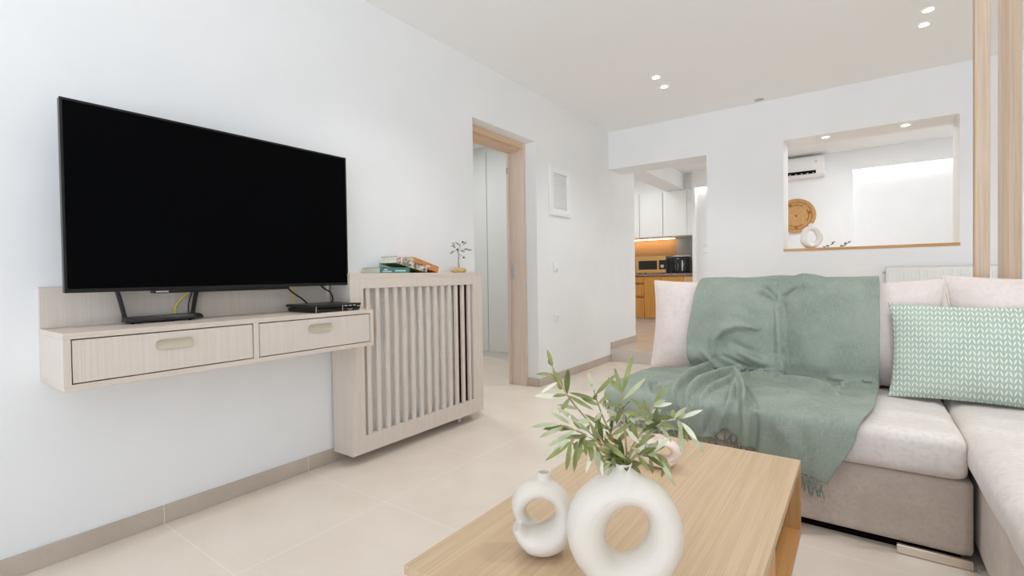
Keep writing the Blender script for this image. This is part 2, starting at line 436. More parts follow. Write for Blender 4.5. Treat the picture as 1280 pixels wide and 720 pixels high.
# right wall with unseen windows added for light in each room, and the glazed rear wall behind the viewer
b = NB()
for (y0, y1, w0, w1, z0, z1) in ((YR, YB, -2.1, -1.3, .15, 2.35), (YB, YK, 6.3, 8.2, .9, 2.35)):
    box(b, XR, XR+.2, y0, w0, 0, H); box(b, XR, XR+.2, w1, y1, 0, H)
    box(b, XR, XR+.2, w0, w1, 0, z0); box(b, XR, XR+.2, w0, w1, z1, H)
struct('wall_right', b, M['wall'])
b = NB()
box(b, -.31, .3, YR-.2, YR, 0, H); box(b, 5.6, XR+.2, YR-.2, YR, 0, H); box(b, .3, 5.6, YR-.2, YR, 2.45, H)
struct('wall_rear', b, M['wall'])
b = NB()
for x in (.33, 1.62, 2.95, 4.28, 5.57): box(b, x-.03, x+.03, YR-.13, YR-.07, 0, 2.45)
box(b, .3, 5.6, YR-.13, YR-.07, 0, .06); box(b, .3, 5.6, YR-.13, YR-.07, 2.39, 2.45)
struct('window_1', b, M['white'])
for i, (w0, w1, z0, z1) in enumerate(((-2.1, -1.3, .15, 2.35), (6.3, 8.2, .9, 2.35))):
    b = NB()
    for y in (w0+.03, (w0+w1)/2, w1-.03): box(b, XR+.07, XR+.13, y-.03, y+.03, z0, z1)
    box(b, XR+.07, XR+.13, w0, w1, z0, z0+.06); box(b, XR+.07, XR+.13, w0, w1, z1-.06, z1)
    struct('window_%d' % (i+2), b, M['white'])
# skirting
b = NB()
box(b, 0, .012, YR, 1.646, .001, .076); box(b, 0, .012, 1.646, DY0-.001, .001, .060); box(b, 0, .012, DY1, YB-.001, .001, .076); box(b, -.16, 0, DY1-.012, DY1, .001, .076)
struct('baseboard_left', b, M['skirt'])
b = NB(); box(b, 0, .012, YB+.002, 6.30, ZU, ZU+.08); box(b, -.02, .012, 6.30, 6.312, ZU, ZU+.08); struct('baseboard_step', b, M['skirt'])
b = NB(); box(b, 1.10, XR, YB-.012, YB, .001, .076); struct('baseboard_back', b, M['skirt'])
# oak frame of the doorway in the left wall
d = thing('door_1', 'pale oak frame lining the doorway in the white television wall', 'door frame', (-.22, 3.4, 0)); d['kind'] = 'structure'
b = NB(); box(b, -.30, -.115, 3.826, DY1-.001, 0, DZ-.001, .002); box(b, -.30, -.115, DY0+.001, DY0+.035, 0, DZ-.001, .002); obj('jamb', b, M['doorwood'], d)
b = NB(); box(b, -.155, -.115, DY0+.036, 3.825, 2.205, DZ-.001, .002); box(b, -.30, -.158, DY0+.036, 3.825, 2.190, DZ-.001, .002); obj('head', b, M['doorwoodh'], d)
b = NB(); box(b, -.302, -.275, 3.812, 3.8255, 0.002, 2.19, .002); obj('stop', b, M['doorwood'], d)
b = NB(); box(b, -.27, -.235, 3.823, 3.8265, 1.0, 1.14, .001); obj('strike_plate', b, M['silver'], d)
b = NB()
for z in (2.0, 2.02, 2.04): box(b, -.296, -.285, 3.810, 3.813, z, z+.008)
obj('screw', b, M['blackm'], d)
# ------------------------------------------------------------------ corridor wardrobe
w = thing('wardrobe', 'tall pale grey built-in wardrobe seen through the oak-framed doorway', 'wardrobe', (-1.6, 5.1, 0))
b = NB(); box(b, -3.19, -.33, 4.81, 5.6, .10, 2.62); obj('body', b, M['closet'], w)
b = NB(); box(b, -3.19, -.33, 4.83, 5.6, .0, .099); obj('plinth', b, M['grille'], w)
for x0, x1 in ((-3.18, -2.36), (-2.355, -1.292), (-1.288, -.34)):
    b = NB(); box(b, x0+.002, x1-.002, 4.79, 4.8095, .105, 2.55, .002); obj('door', b, M['closet'], w)
b = NB(); box(b, -3.19, -.33, 4.80, 5.6, 2.622, H-.002); obj('filler_panel', b, M['ceil'], w)

# ------------------------------------------------------------------ lights in the ceiling
def downlight(name, label, loc, group, down=True):
    t = thing(name, label, 'ceiling light', loc, group)
    x, y, z = loc
    b = NB(); lathe(b, [(.030,-.001),(.038,-.001),(.040,-.005),(.034,-.007),(.030,-.004)], (x,y,z), 28); obj('trim_ring', b, M['white'], t)
    b = NB(); lathe(b, [(0,-.003),(.029,-.003),(.029,-.001),(0,-.001)], (x,y,z), 24); obj('lamp_lens', b, M['lamp'], t, label='glowing white lamp lens')
    return t
G = 'recessed spots in the living room ceiling'
d0 = downlight('downlight', 'recessed ceiling spot, nearer one of the pair above the sofa end with the posts', (2.727,4.242,H-.001), G)
for loc, lab in (((2.725,4.479,H-.001), 'recessed ceiling spot, farther one of the pair above the sofa end with the posts'),
                 ((.992,4.208,H-.001), 'recessed ceiling spot, nearer one of the pair in front of the kitchen doorway'),
                 ((.982,4.462,H-.001), 'recessed ceiling spot, farther one of the pair in front of the kitchen doorway')):
    dup(d0, loc, lab)
G2 = 'recessed spots in the serving opening'
d1 = downlight('downlight', 'small recessed spot in the serving opening, above the white air conditioner', (2.114,5.613,OZ1-.001), G2)
dup(d1, (2.69,5.616,OZ1-.001), 'small recessed spot in the serving opening, at its end away from the air conditioner')
b = NB(); lathe(b, [(0,-.004),(.036,-.004),(.042,0)], (1.593,5.40,H), 28); tag(obj('ceiling_disc', b, M['grey_disc']), 'tiny grey disc on the ceiling at the top of the back wall', 'grey_disc')  # flat grey disc set against the ceiling

# ------------------------------------------------------------------ television shelf
X1 = .32; Y0 = .425; Y1 = 1.69; Z0 = .678; Z1 = .868
s = thing('wall_shelf_cabinet', 'whitened oak floating cabinet with two drawers below the television', 'cabinet', (0.02, 1.05, Z0))
YN = 1.645                                                   # where the radiator cover begins
b = NB(); box(b, .002, .012, Y0, YN-.002, Z1, 1.018, .001); obj('back_panel', b, M['oak'], s)
t = .020
b = NB(); box(b, .001, X1, Y0, YN-.002, Z1-t, Z1, .0015); box(b, .190, X1, YN-.002, Y1, Z1-t, Z1); obj('top_board', b, M['oakh'], s)
b = NB(); box(b, .001, X1, Y0, YN-.002, Z0, Z0+t, .0015); box(b, .190, X1, YN-.002, Y1, Z0, Z0+t); obj('bottom_board', b, M['oakh'], s)
for q_ in ((.001, X1, Y0, Y0+t), (.190, X1, Y1-t, Y1)):
    b = NB(); box(b, *q_, Z0+t, Z1-t); obj('side_panel', b, M['oak'], s)
b = NB(); box(b, .02, X1, 1.05, 1.072, Z0+t, Z1-t); obj('divider', b, M['oak'], s)
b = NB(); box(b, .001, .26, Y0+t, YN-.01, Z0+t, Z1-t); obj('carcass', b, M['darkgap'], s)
for y0, y1 in ((Y0+t+.004, 1.046), (1.076, Y1-t-.004)):
    b = NB(); box(b, .264, X1-.003, y0, y1, Z0+t+.004, Z1-t-.004, .001)
    dr = obj('drawer', b, M['oak'], s)
    yc = .7525 if y0 < 1 else 1.374; zc = .800
    b = NB(); L_ = .134; r = .0205
    def capsule(off, rr, x, n=14):
        out = []
        for k in range(n+1): a = -PI/2+PI*k/n; out.append(Vector((x, yc+L_/2-r+math.cos(a)*rr, zc+math.sin(a)*rr)))
        for k in range(n+1): a = PI/2+PI*k/n; out.append(Vector((x, yc-L_/2+r+math.cos(a)*rr, zc+math.sin(a)*rr)))
        return out
    loops = [[b.verts.new(p) for p in capsule(0, rr, x)] for rr, x in ((r, X1-.0028), (r, X1+.0015), (r-.003, X1+.0015), (r-.004, X1-.0012), (r-.012, X1-.0022))]
    for a, c in zip(loops, loops[1:]):
        for k in range(len(a)): b.faces.new((a[k], a[(k+1)%len(a)], c[(k+1)%len(a)], c[k]))
    b.faces.new(loops[-1]); bmesh.ops.recalc_face_normals(b, faces=b.faces[:])
    obj('handle', b, M['handle'], dr, smooth=40, label='brushed champagne recessed pull')

# ------------------------------------------------------------------ radiator cover
RX = .184; RY0 = 1.647; RY1 = 2.795; RZ0 = .062; RZ1 = 1.060
r_ = thing('radiator_cover', 'whitened oak radiator cover with vertical slats beside the television cabinet', 'radiator cover', (.09, 2.22, RZ0))
for q_ in (RY0, RY1-.03):
    b = NB(); box(b, .013, RX-.03, q_, q_+.03, RZ0, RZ1-.031); obj('side_panel', b, M['oak'], r_)
b = NB(); box(b, .001, RX, RY0, RY1, RZ1-.03, RZ1, .001); obj('top_board', b, M['oakh'], r_)
IY0, IY1, IZ0, IZ1 = 1.735, 2.690, .156, .975
b = NB(); box(b, RX-.03, RX, RY0, IY0, RZ0, RZ1-.03); box(b, RX-.03, RX, IY1, RY1, RZ0, RZ1-.03)
box(b, RX-.03, RX, IY0, IY1, RZ0, IZ0); box(b, RX-.03, RX, IY0, IY1, IZ1, RZ1-.03); obj('front_frame', b, M['oak'], r_)
n = 14; pitch = (IY1-IY0)/n
for k in range(n):
    y = IY0+pitch*(k+.36)
    b = NB(); box(b, RX-.025, RX-.007, y, y+.027, IZ0, IZ1, .001); obj('slat', b, M['oak'], r_)
b = NB(); box(b, .0015, .014, 2.535, RY1-.031, RZ0+.01, RZ1-.032); box(b, .014, .13, RY1-.040, RY1-.0305, RZ0+.01, RZ1-.032); obj('lining', b, M['redbrown'], r_, label='dark oxblood lining inside')
b = NB(); box(b, .05, .11, RY1-.20, RY1-.16, .0, RZ0, .003); obj('foot', b, M['silver'], r_)

def radiator(name, label, x0, x1, y0, y1, z0, z1, face, group=None, pitch=.033):
    """steel panel radiator; face '-Y' or '+X' points into the room"""
    t = thing(name, label, 'radiator', ((x0+x1)/2, (y0+y1)/2, z0), group)
    L0, L1 = (x0, x1) if face == '-Y' else (y0, y1)
    def put(l0, l1, dp0, dp1, za, zb, bev=0):
        b_ = NB()
        if face == '-Y': box(b_, l0, l1, y0+dp0, y0+dp1, za, zb, bev)
        else: box(b_, x1-dp1, x1-dp0, l0, l1, za, zb, bev)
        return b_
    T = (y1-y0) if face == '-Y' else (x1-x0)
    b_ = put(L0+.004, L1-.004, .006, T-.006, z0+.006, z1-.006, .004)
    n_ = int((L1-L0-.03)/pitch)
    for k in range(n_):
        l = L0+.018+pitch*k
        q = put(l, l+pitch*.55, .0, .007, z0+.03, z1-.03, .003); join(b_, q)
    obj('panel', b_, M['white'], t)
    obj('top_grille', put(L0, L1, .002, T, z1-.006, z1, .002), M['white'], t)
    for q_ in (L0, L1-.004): obj('end_cap', put(q_, q_+.004, .002, T, z0, z1-.0065), M['white'], t)
    return t
radiator('radiator', 'white panel radiator seen through the slats of the oak radiator cover', .040, .138, 1.70, 2.53, .10, 1.00, '+X', pitch=.068)
tt = radiator('radiator', 'white panel radiator on the back wall behind the sofa and the wooden posts', 2.547, 4.15, 5.39, 5.47, .46, 1.062, '-Y', pitch=.05)
b = NB(); tube(b, [(2.525,5.43,1.01),(2.547,5.43,1.01)], .009, 10); obj('air_valve', b, M['silver'], tt, smooth=True)
for x in (2.60, 4.10):
    b = NB(); tube(b, [(x,5.43,.002),(x,5.43,.4605)], .011, 10); obj('pipe', b, M['white'], tt, smooth=True)

# ------------------------------------------------------------------ television
TX = .165
t = thing('television', 'large black flat television mounted above the oak cabinet', 'television', (.09, 1.06, .997))
ty0, ty1, tz0, tz1 = .466, 1.652, .997, 1.682
b = NB(); box(b, TX-.028, TX-.004, ty0, ty1, tz0, tz1, .003); obj('casing', b, M['tvblack'], t)
b = NB()
w_ = .008
box(b, TX-.004, TX, ty0, ty1, tz1-w_, tz1); box(b, TX-.004, TX, ty0, ty1, tz0, tz0+.014)
box(b, TX-.004, TX, ty0, ty0+w_, tz0+.014, tz1-w_); box(b, TX-.004, TX, ty1-w_, ty1, tz0+.014, tz1-w_); obj('bezel', b, M['tvblack'], t)
b = NB(); box(b, TX-.004, TX-.0015, ty0+w_, ty1-w_, tz0+.014, tz1-w_); obj('screen', b, M['screen'], t, label='glossy black screen, switched off')
b = NB(); box(b, .075, TX-.028, .66, 1.46, tz0+.02, 1.42, .012); box(b, .095, TX-.034, .745, 1.33, tz0-.012, tz0+.03, .004); obj('back_housing', b, M['black'], t)
b = NB(); box(b, .001, .075, .9, 1.2, 1.16, 1.40, .004); obj('wall_bracket', b, M['blackm'], t)
b = NB(); box(b, TX-.0345, TX-.0335, .755, .80, tz0-.008, tz0-.002); obj('rating_label', b, M['mark'], t)

# ------------------------------------------------------------------ router
t = thing('router', 'flat black router with two raised antennas on the oak cabinet', 'router', (.085, .80, Z1))
b = NB()
pr_ = [(.126,.655),(.126,.905),(.10,.945),(.05,.945),(.03,.93),(.03,.70),(.06,.655)]
top = []; 
lo = [b.verts.new((x,y,Z1+.006)) for x,y in pr_]; hi = [b.verts.new((x+(.085-x)*.03,y+(.8-y)*.02,Z1+.017)) for x,y in pr_]; tp = [b.verts.new((x+(.075-x)*.14,y+(.8-y)*.10,Z1+.026)) for x,y in pr_]
for a, c in ((lo,hi),(hi,tp)):
    for k in range(len(a)): b.faces.new((a[k],a[(k+1)%len(a)],c[(k+1)%len(a)],c[k]))
b.faces.new(tp); b.faces.new(lo[::-1]); bmesh.ops.recalc_face_normals(b, faces=b.faces[:])
bmesh.ops.bevel(b, geom=b.edges[:], offset=.002, segments=2, affect='EDGES')
obj('body', b, M['black'], t, smooth=35)
for (y, y2, x) in ((.672,.640,.045), (.925,.955,.040)):
    b = NB(); tube(b, [(x,y,Z1+.012),(x,y,Z1+.034)], .009, 12)
    tube(b, spline([(x,y,Z1+.03),(x-.001,(y*2+y2)/3,Z1+.085),(x-.002,y2,Z1+.175)], 5), [.0165]*10+[.014], 10, sx=.45, sy=1.0)
    obj('antenna', b, M['black'], t, smooth=40)
for (x, y) in ((.11,.68),(.11,.885),(.05,.72),(.05,.92)):
    b = NB(); lathe(b, [(0,0),(.005,0),(.005,.008),(0,.008)], (x,y,Z1), 10); obj('foot', b, M['blackm'], t)

# ------------------------------------------------------------------ game console
t = thing('game_console', 'black slanted two-layer game console on the end of the oak cabinet', 'game console', (.19, 1.48, Z1))
cx0, cx1, cy0, cy1 = .06, .305, 1.357, 1.618
def slab(x0, x1, y0, y1, z0, z1, sl):
    """box whose front and sides lean with height"""
    b_ = NB(); box(b_, x0, x1, y0, y1, z0, z1)
    for v in b_.verts:
        if v.co.z > (z0+z1)/2: v.co.x += sl if v.co.x > (x0+x1)/2 else 0; v.co.y -= sl*.9 if v.co.y < (y0+y1)/2 else 0
    bmesh.ops.bevel(b_, geom=b_.edges[:], offset=.0012, segments=2, affect='EDGES'); return b_
obj('lower_shell', slab(cx0, cx1-.004, cy0+.006, cy1, Z1+.002, Z1+.021, .006), M['gloss'], t)
b = NB(); box(b, cx0+.01, cx1-.012, cy0+.012, cy1-.01, Z1+.0205, Z1+.0255); obj('slot', b, M['blackm'], t)
obj('upper_shell', slab(cx0-.003, cx1+.002, cy0-.004, cy1+.002, Z1+.025, Z1+.038, .004), M['black'], t)
for q_ in ((cx1-.002, cx1+.0045, 1.507, 1.5105), (cx1-.001, cx1+.004, cy0+.001, cy0+.004)):
    b = NB(); box(b, *q_, Z1+.003, Z1+.036); obj('light_strip', b, M['silver'], t)
b = NB()
for y in (1.520, 1.546, 1.572): box(b, cx1+.0035, cx1+.0062, y, y+.014, Z1+.0265, Z1+.0295)
tube(b, [(cx1+.002, 1.553+.012*math.cos(a), Z1+.012-.004*math.sin(a)) for a in [PI*k/8 for k in range(9)]], .0011, 6)
obj('front_marks', b, M['mark'], t)

# ------------------------------------------------------------------ cables
def cable(pts, r, mat, label, group=None):
    b_ = NB(); tube(b_, spline(pts, 8), r, 8); tag(obj('cable', b_, mat, smooth=True), label, 'cable', group)
cable([(.026,.86,Z1+.012),(.022,.862,Z1+.05),(.026,.885,.955),(.04,.925,.995),(.06,.95,1.02)], .0042, M['yellow'], 'yellow network cable arching from the router up behind the television')
cable([(.024,.915,Z1+.014),(.018,.916,.925),(.02,.926,.97),(.03,.94,1.015)], .0024, M['cable'], 'thin black cord rising from behind the router beside the yellow cable')
cable([(.105,1.33,.995),(.11,1.36,.965),(.12,1.40,.935),(.13,1.425,Z1+.041)], .0042, M['cable'], 'black cable running from the television edge down onto the game console')
cable([(.05,1.42,1.02),(.035,1.415,.98),(.03,1.405,.935),(.03,1.405,.872)], .004, M['yellow'], 'yellow cable hanging behind the game console')
cable([(.08,1.52,1.02),(.085,1.55,.985),(.09,1.59,.958),(.10,1.598,.925),(.11,1.585,Z1+.041)], .0045, M['cable'], 'black cable curving from behind the television corner to the game console rear')

# ------------------------------------------------------------------ books and wire tree on the radiator cover
def book(name, label, y0, L, W, T, rot, x0, zb, cover, spine, marks=None, under=None):
    """lies flat with its spine towards the room (+X); tilted by rot about X at its low end"""
    t_ = thing(name, label, 'book', (x0+W/2, y0+L/2, zb), 'books on the radiator cover')
    Mx = Matrix.Translation((0, y0+L, zb)) @ Matrix.Rotation(-rot, 4, 'X') @ Matrix.Translation((0, -(y0+L), -zb))
    def fin(b_): xform(b_, Mx); return b_
    b_ = NB(); box(b_, x0+.004, x0+W-.004, y0+.004, y0+L-.004, zb+.002, zb+T-.002); obj('page_block', fin(b_), M['page'], t_)
    for z_, m_ in ((zb+T-.002, cover), (zb, under or cover)):
        b_ = NB(); box(b_, x0, x0+W-.003, y0, y0+L, z_, z_+.002); obj('cover', fin(b_), m_, t_)
    b_ = NB(); box(b_, x0+W-.003, x0+W, y0, y0+L, zb, zb+T, .0008); sp = obj('spine', fin(b_), spine, t_)
    if marks:
        b_ = NB()
        for (a, w2, z, h2) in marks: box(b_, x0+W, x0+W+.0006, y0+a, y0+a+w2, zb+z, zb+z+h2)
        obj('lettering', fin(b_), M['mark'], sp)
    return t_
rr = random.Random(3)
mk = [(.02+.0075*k, .005, .006, .006) for k in range(9)]+[(.03+.0065*k, .0045, .017, .006) for k in range(4)]+[(.115+.0085*k, .006, .009, .009) for k in range(10)]
book('book', 'teal book with white spine lettering, lying flat on the radiator cover', 1.865, .232, .16, .033, 0, .015, RZ1, M['teal'], M['teal'], mk)
book('book', 'thick book with patterned spine, tilted across the teal book', 1.985, .262, .15, .043, math.radians(13), .022, RZ1+.001, M['mixcover'], M['mixcover'], None, M['greencover'])
book('book', 'orange-spined book tilted at the end of the row of three', 2.135, .232, .14, .040, math.radians(15), .016, RZ1+.001, M['orange'], M['orange'], [(.12+.006*k, .0042, .014, .010) for k in range(6)])
t = thing('wire_olive_tree', 'tiny pewter wire olive tree on a tan pebble, on the radiator cover', 'ornament', (.10, 2.65, RZ1))
b = NB(); lathe(b, [(0,0),(.030,.0),(.038,.008),(.039,.018),(.033,.030),(.018,.035),(0,.036)], (0,0,0), 20)
for v in b.verts: v.co = Vector((v.co.x*.8+.10, v.co.y*1.95+2.643, v.co.z+RZ1+noise.noise(v.co*60)*.002))
obj('base', b, M['stone'], t, smooth=True)
b = NB(); tk = [(.10,2.645,RZ1+.03),(.10,2.640,RZ1+.08),(.102,2.642,RZ1+.12),(.10,2.636,RZ1+.155)]
tube(b, spline(tk,6), [.0055-.002*i/18 for i in range(19)], 8)
brs = [((.10,2.636,RZ1+.15),(.11,2.60,RZ1+.175),(.11,2.565,RZ1+.205)), ((.10,2.636,RZ1+.15),(.10,2.66,RZ1+.19),(.09,2.68,RZ1+.21)), ((.10,2.636,RZ1+.15),(.10,2.69,RZ1+.163),(.11,2.75,RZ1+.17)), ((.10,2.638,RZ1+.13),(.105,2.665,RZ1+.125),(.105,2.69,RZ1+.112)), ((.10,2.636,RZ1+.15),(.10,2.60,RZ1+.155),(.10,2.57,RZ1+.14))]
for q in brs: tube(b, spline(q,5), .0016, 6)
obj('trunk', b, M['wire'], t, smooth=True)
def leafblade(bm, p, d, nrm, L, W, mi=0, bend=.12, th=0):
    d = d.normalized(); side = d.cross(nrm)
    if side.length < 1e-5: side = frame_of(d)[0]
    side.normalize(); up = side.cross(d).normalized()
    S = 7; rows = []
    for i in range(S+1):
        t_ = i/S; w2 = W/2*(math.sin(PI*min(1, t_*.96+.02))**.75)
        if i == S: w2 = W*.02
        c = p+d*(L*t_)+up*(-bend*L*t_*t_)
        rows.append((bm.verts.new(c-side*w2+up*w2*.28), bm.verts.new(c), bm.verts.new(c+side*w2+up*w2*.28)))
    for a, c in zip(rows, rows[1:]):
        for k in (0,1):
            f = bm.faces.new((a[k],a[k+1],c[k+1],c[k])); f.material_index = mi; f.smooth = True
for (p, q) in (((2.60,.175),(2.56,.19)),((2.60,.18),(2.575,.215)),((2.59,.155),(2.545,.13)),((2.66,.19),(2.60,.215)),((2.685,.20),(2.73,.225)),((2.69,.163),(2.74,.175)),((2.72,.165),(2.79,.165)),((2.66,.155),(2.71,.15))):
    b = NB(); a0 = Vector((.105,p[0],RZ1+p[1])); a1 = Vector((.105,q[0],RZ1+q[1])); leafblade(b, a0, a1-a0, Vector((1,0,.2)), (a1-a0).length, .013, 0, .05); obj('leaf', b, M['wire'], t)
for (y, z) in ((2.622,.163),(2.69,.108),(2.68,.218)):
    b = NB(); bmesh.ops.create_icosphere(b, subdivisions=2, radius=.0075, matrix=Matrix.Translation((.108,y,RZ1+z))); obj('olive', b, M['olive'], t, smooth=True)

# ------------------------------------------------------------------ things on the left wall
t = thing('wall_vent', 'white framed louvred vent on the wall past the oak doorway', 'vent', (.012, 4.29, 1.612))
b = NB()
for (y0,y1,z0,z1) in ((4.09,4.155,1.612,2.09),(4.43,4.49,1.612,2.09),(4.155,4.43,2.02,2.09),(4.155,4.43,1.612,1.675)): box(b, .001, .022, y0, y1, z0, z1, .0)
obj('frame', b, M['whitep'], t)
b = NB()
for (y0,y1,z0,z1) in ((4.11,4.115,1.632,2.07),(4.465,4.47,1.632,2.07),(4.11,4.47,2.065,2.07),(4.11,4.47,1.632,1.637)): box(b, .022, .0255, y0, y1, z0, z1)
obj('frame_bead', b, M['whitep'], t)
b = NB(); box(b, .001, .004, 4.155, 4.43, 1.675, 2.02)
for k in range(17):
    z = 1.68+k*.0205; q = NB(); box(q, -.007, .007, 4.155, 4.43, -.001, .001); xform(q, Matrix.Translation((.012,0,z+.008)) @ Matrix.Rotation(math.radians(40),4,'Y')); join(b, q)
obj('louvres', b, M['grille'], t)
def wallplate(name, label, x, y, z, face, socket, cat):
    t_ = thing(name, label, cat, (x, y, z), None)
    b_ = NB()
    if face == '+X': box(b_, x+.001, x+.0135, y-.043, y+.043, z-.043, z+.043, .004)
    else: box(b_, x-.042, x+.042, y-.010, y-.001, z-.042, z+.042, .004)
    obj('plate', b_, M['whitep'], t_, smooth=40)
    b_ = NB()
    if face == '+X':
        if socket: lathe(b_, [(.024,.0135),(.024,.019),(.020,.019),(.018,.014),(0,.014)], (x,y,z), 20, 'X')
        else: box(b_, x+.0135, x+.019, y-.026, y+.026, z-.028, z+.028, .002)
    else:
        if socket: lathe(b_, [(.022,.010),(.022,.0125),(.018,.0125),(.017,.0105),(0,.0105)], (x,y,z), 20, 'Y')
        else: box(b_, x-.026, x+.026, y-.014, y-.010, z-.028, z+.028, .002)
    obj('socket' if socket else 'rocker', b_, M['white'], t_, smooth=40)
wallplate('light_switch', 'white light switch below the louvred wall vent', 0, 4.19, 1.11, '+X', False, 'light switch')
wallplate('power_socket', 'white power socket on the wall below the light switch', 0, 4.19, .62, '+X', True, 'socket')
wallplate('light_switch', 'white switch on the lit kitchen-side wall panel, upper of two plates', .335, YD+.10, 1.50, '-Y', False, 'light switch')
wallplate('power_socket', 'white plate under the switch on the lit kitchen-side wall panel', .335, YD+.10, 1.39, '-Y', True, 'socket')

# ------------------------------------------------------------------ kitchen
KY = 8.6; KX1 = .138
kz0, kz1 = .235, .985
def cab(name, label, x0, x1, y0, y1, z0, z1, doors, mat, group):
    t_ = thing(name, label, 'kitchen cabinet', ((x0+x1)/2, (y0+y1)/2, z0), group)
    b_ = NB(); box(b_, x0+.001, x1-.001, y0+.022, y1, z0, z1); obj('body', b_, M['kwood'] if mat is not M['white'] else mat, t_)
    for nm, a0, a1, c0, c1 in doors:
        b_ = NB(); box(b_, a0+.003, a1-.003, y0, y0+.0215, c0+.003, c1-.003, .0015); obj(nm, b_, mat, t_)
        if mat is not M['white'] and nm == 'drawer':
            b_ = NB(); box(b_, a0+.003, a1-.003, y0+.001, y0+.012, c1-.003, c1+.0025); obj('finger_groove', b_, M['darkgap'], t_)
    return t_
G = 'honey oak kitchen base cabinets'
cab('base_cabinet', 'honey oak base cabinet with three drawers, under the microwave', -1.198, -.712, KY, YK-.01, kz0, kz1, [('drawer',-1.198,-.712,.865,.975),('drawer',-1.198,-.712,.63,.84),('drawer',-1.198,-.712,.24,.60)], M['kwood'], G)
cab('base_cabinet', 'honey oak base cabinet with one door, next to the drawer cabinet', -.711, -.415, KY, YK-.01, kz0, kz1, [('door',-.711,-.415,.24,.975)], M['kwood'], G)
cab('base_cabinet', 'honey oak base cabinet with one door, under the black air fryer', -.414, -.025, KY, YK-.01, kz0, kz1, [('door',-.414,-.025,.24,.975)], M['kwood'], G)
t = cab('base_cabinet', 'pale oak end cabinet closing the kitchen counter run', -.024, .12, KY, YK-.01, kz0, kz1, [('door',-.024,.12,.24,.975)], M['kwoodl'], G)
b = NB(); box(b, -1.199, .12, KY+.03, KY+.05, ZU, kz0); tag(obj('cabinet_plinth', b, M['kbase']), 'pale plinth along the floor under the honey oak kitchen cabinets', 'plinth')
b = NB(); box(b, -1.199, KX1, KY-.02, YK-.002, kz1+.001, kz1+.041, .003); tag(obj('countertop', b, M['counter']), 'mauve-grey kitchen countertop carrying the microwave and air fryer', 'countertop')
ZC = kz1+.041
b = NB(); box(b, -1.199, -.335, YK-.03, YK-.002, ZC+.001, 1.66); tag(obj('wood_splashback', b, M['splash']), 'warm oak splashback lit from above, behind the microwave', 'splashback')
b = NB(); box(b, -.334, KX1, YK-.03, YK-.002, ZC+.001, 1.66); tag(obj('grey_splashback', b, M['greysplash']), 'plain grey splashback panel behind the air fryer', 'splashback')
G = 'white kitchen wall cabinets'
uz0, uz1 = 1.665, 2.435
for x0, x1, lab in ((-1.198,-.785,'white wall cabinet partly cut off by the wall edge'), (-.78,-.372,'white wall cabinet above the microwave'), (-.367,.036,'white wall cabinet above the air fryer')):
    t = cab('wall_cabinet', lab, x0, x1, KY, YK-.01, uz0, uz1, [('door',x0,x1,uz0,uz1)], M['white'], G)
b = NB(); box(b, .0365, KX1, KY, YK-.002, uz0, uz1); tag(obj('filler_panel', b, M['white']), 'narrow white end panel closing the row of kitchen wall cabinets', 'panel')
b = NB(); box(b, -1.199, .144, KY+.03, YK-.001, uz1+.001, H-.001); struct('trim_4', b, M['wall'])
b = NB(); box(b, -1.18, -.34, YK-.16, YK-.12, uz0-.008, uz0-.001); tag(obj('led_strip', b, M['ledw']), 'warm glowing light strip under the kitchen wall cabinets', 'light')
for nm, p, lab in (('led_strip', P1, 'white light strip hidden at the top of the kitchen-side wall panel'), ('led_strip', P2, 'white light strip hidden at the top of the dining wall panel')):
    b = NB(); box(b, p[0]+.02, p[1]-.02, YD+.045, YD+.06, PZ+.06, PZ+.07); tag(obj(nm, b, M['led']), lab, 'light')
# microwave
t = thing('microwave', 'copper-toned microwave with black window on the kitchen counter', 'microwave', (-.60, 8.83, ZC))
mx0, mx1, my0, mz0, mz1 = -.875, -.345, 8.66, ZC+.012, ZC+.305
b = NB(); box(b, mx0, mx1, my0+.02, my0+.38, mz0, mz1, .005); obj('body', b, M['silver'], t)
b = NB(); box(b, mx0, -.475, my0, my0+.0195, mz0, mz1, .003); obj('door', b, M['mw'], t)
b = NB(); box(b, mx0+.05, -.495, my0-.003, my0, mz0+.06, mz1-.075, .002); obj('window', b, M['mwwin'], t)
b = NB(); box(b, -.474, mx1, my0, my0+.0195, mz0, mz1, .003); cp = obj('control_panel', b, M['mw'], t)
b = NB(); box(b, -.462, mx1+.012, my0-.003, my0, mz0+.06, mz1-.07); obj('display', b, M['gloss'], cp)
b = NB(); lathe(b, [(0,.012),(.026,.012),(.03,.002),(.03,0)], (-.405, my0-.003, mz0+.115), 20, 'Y'); obj('dial', b, M['silver'], cp, smooth=40)
for (x, y) in ((mx0+.05,my0+.05),(mx1-.05,my0+.05),(mx0+.05,my0+.33),(mx1-.05,my0+.33)):
    b = NB(); box(b, x-.02, x+.02, y-.02, y+.02, ZC+.0005, mz0); obj('foot', b, M['blackm'], t)
# toaster-like black box between microwave and fryer
t = thing('coffee_canister', 'narrow black canister squeezed between the microwave and the air fryer', 'canister', (-.30, 8.83, ZC))
b = NB(); box(b, -.335, -.255, 8.78, 8.90, ZC+.0005, ZC+.25, .008); obj('body', b, M['black'], t)
b = NB(); box(b, -.338, -.252, 8.777, 8.903, ZC+.25, ZC+.27, .006); obj('lid', b, M['blackm'], t)
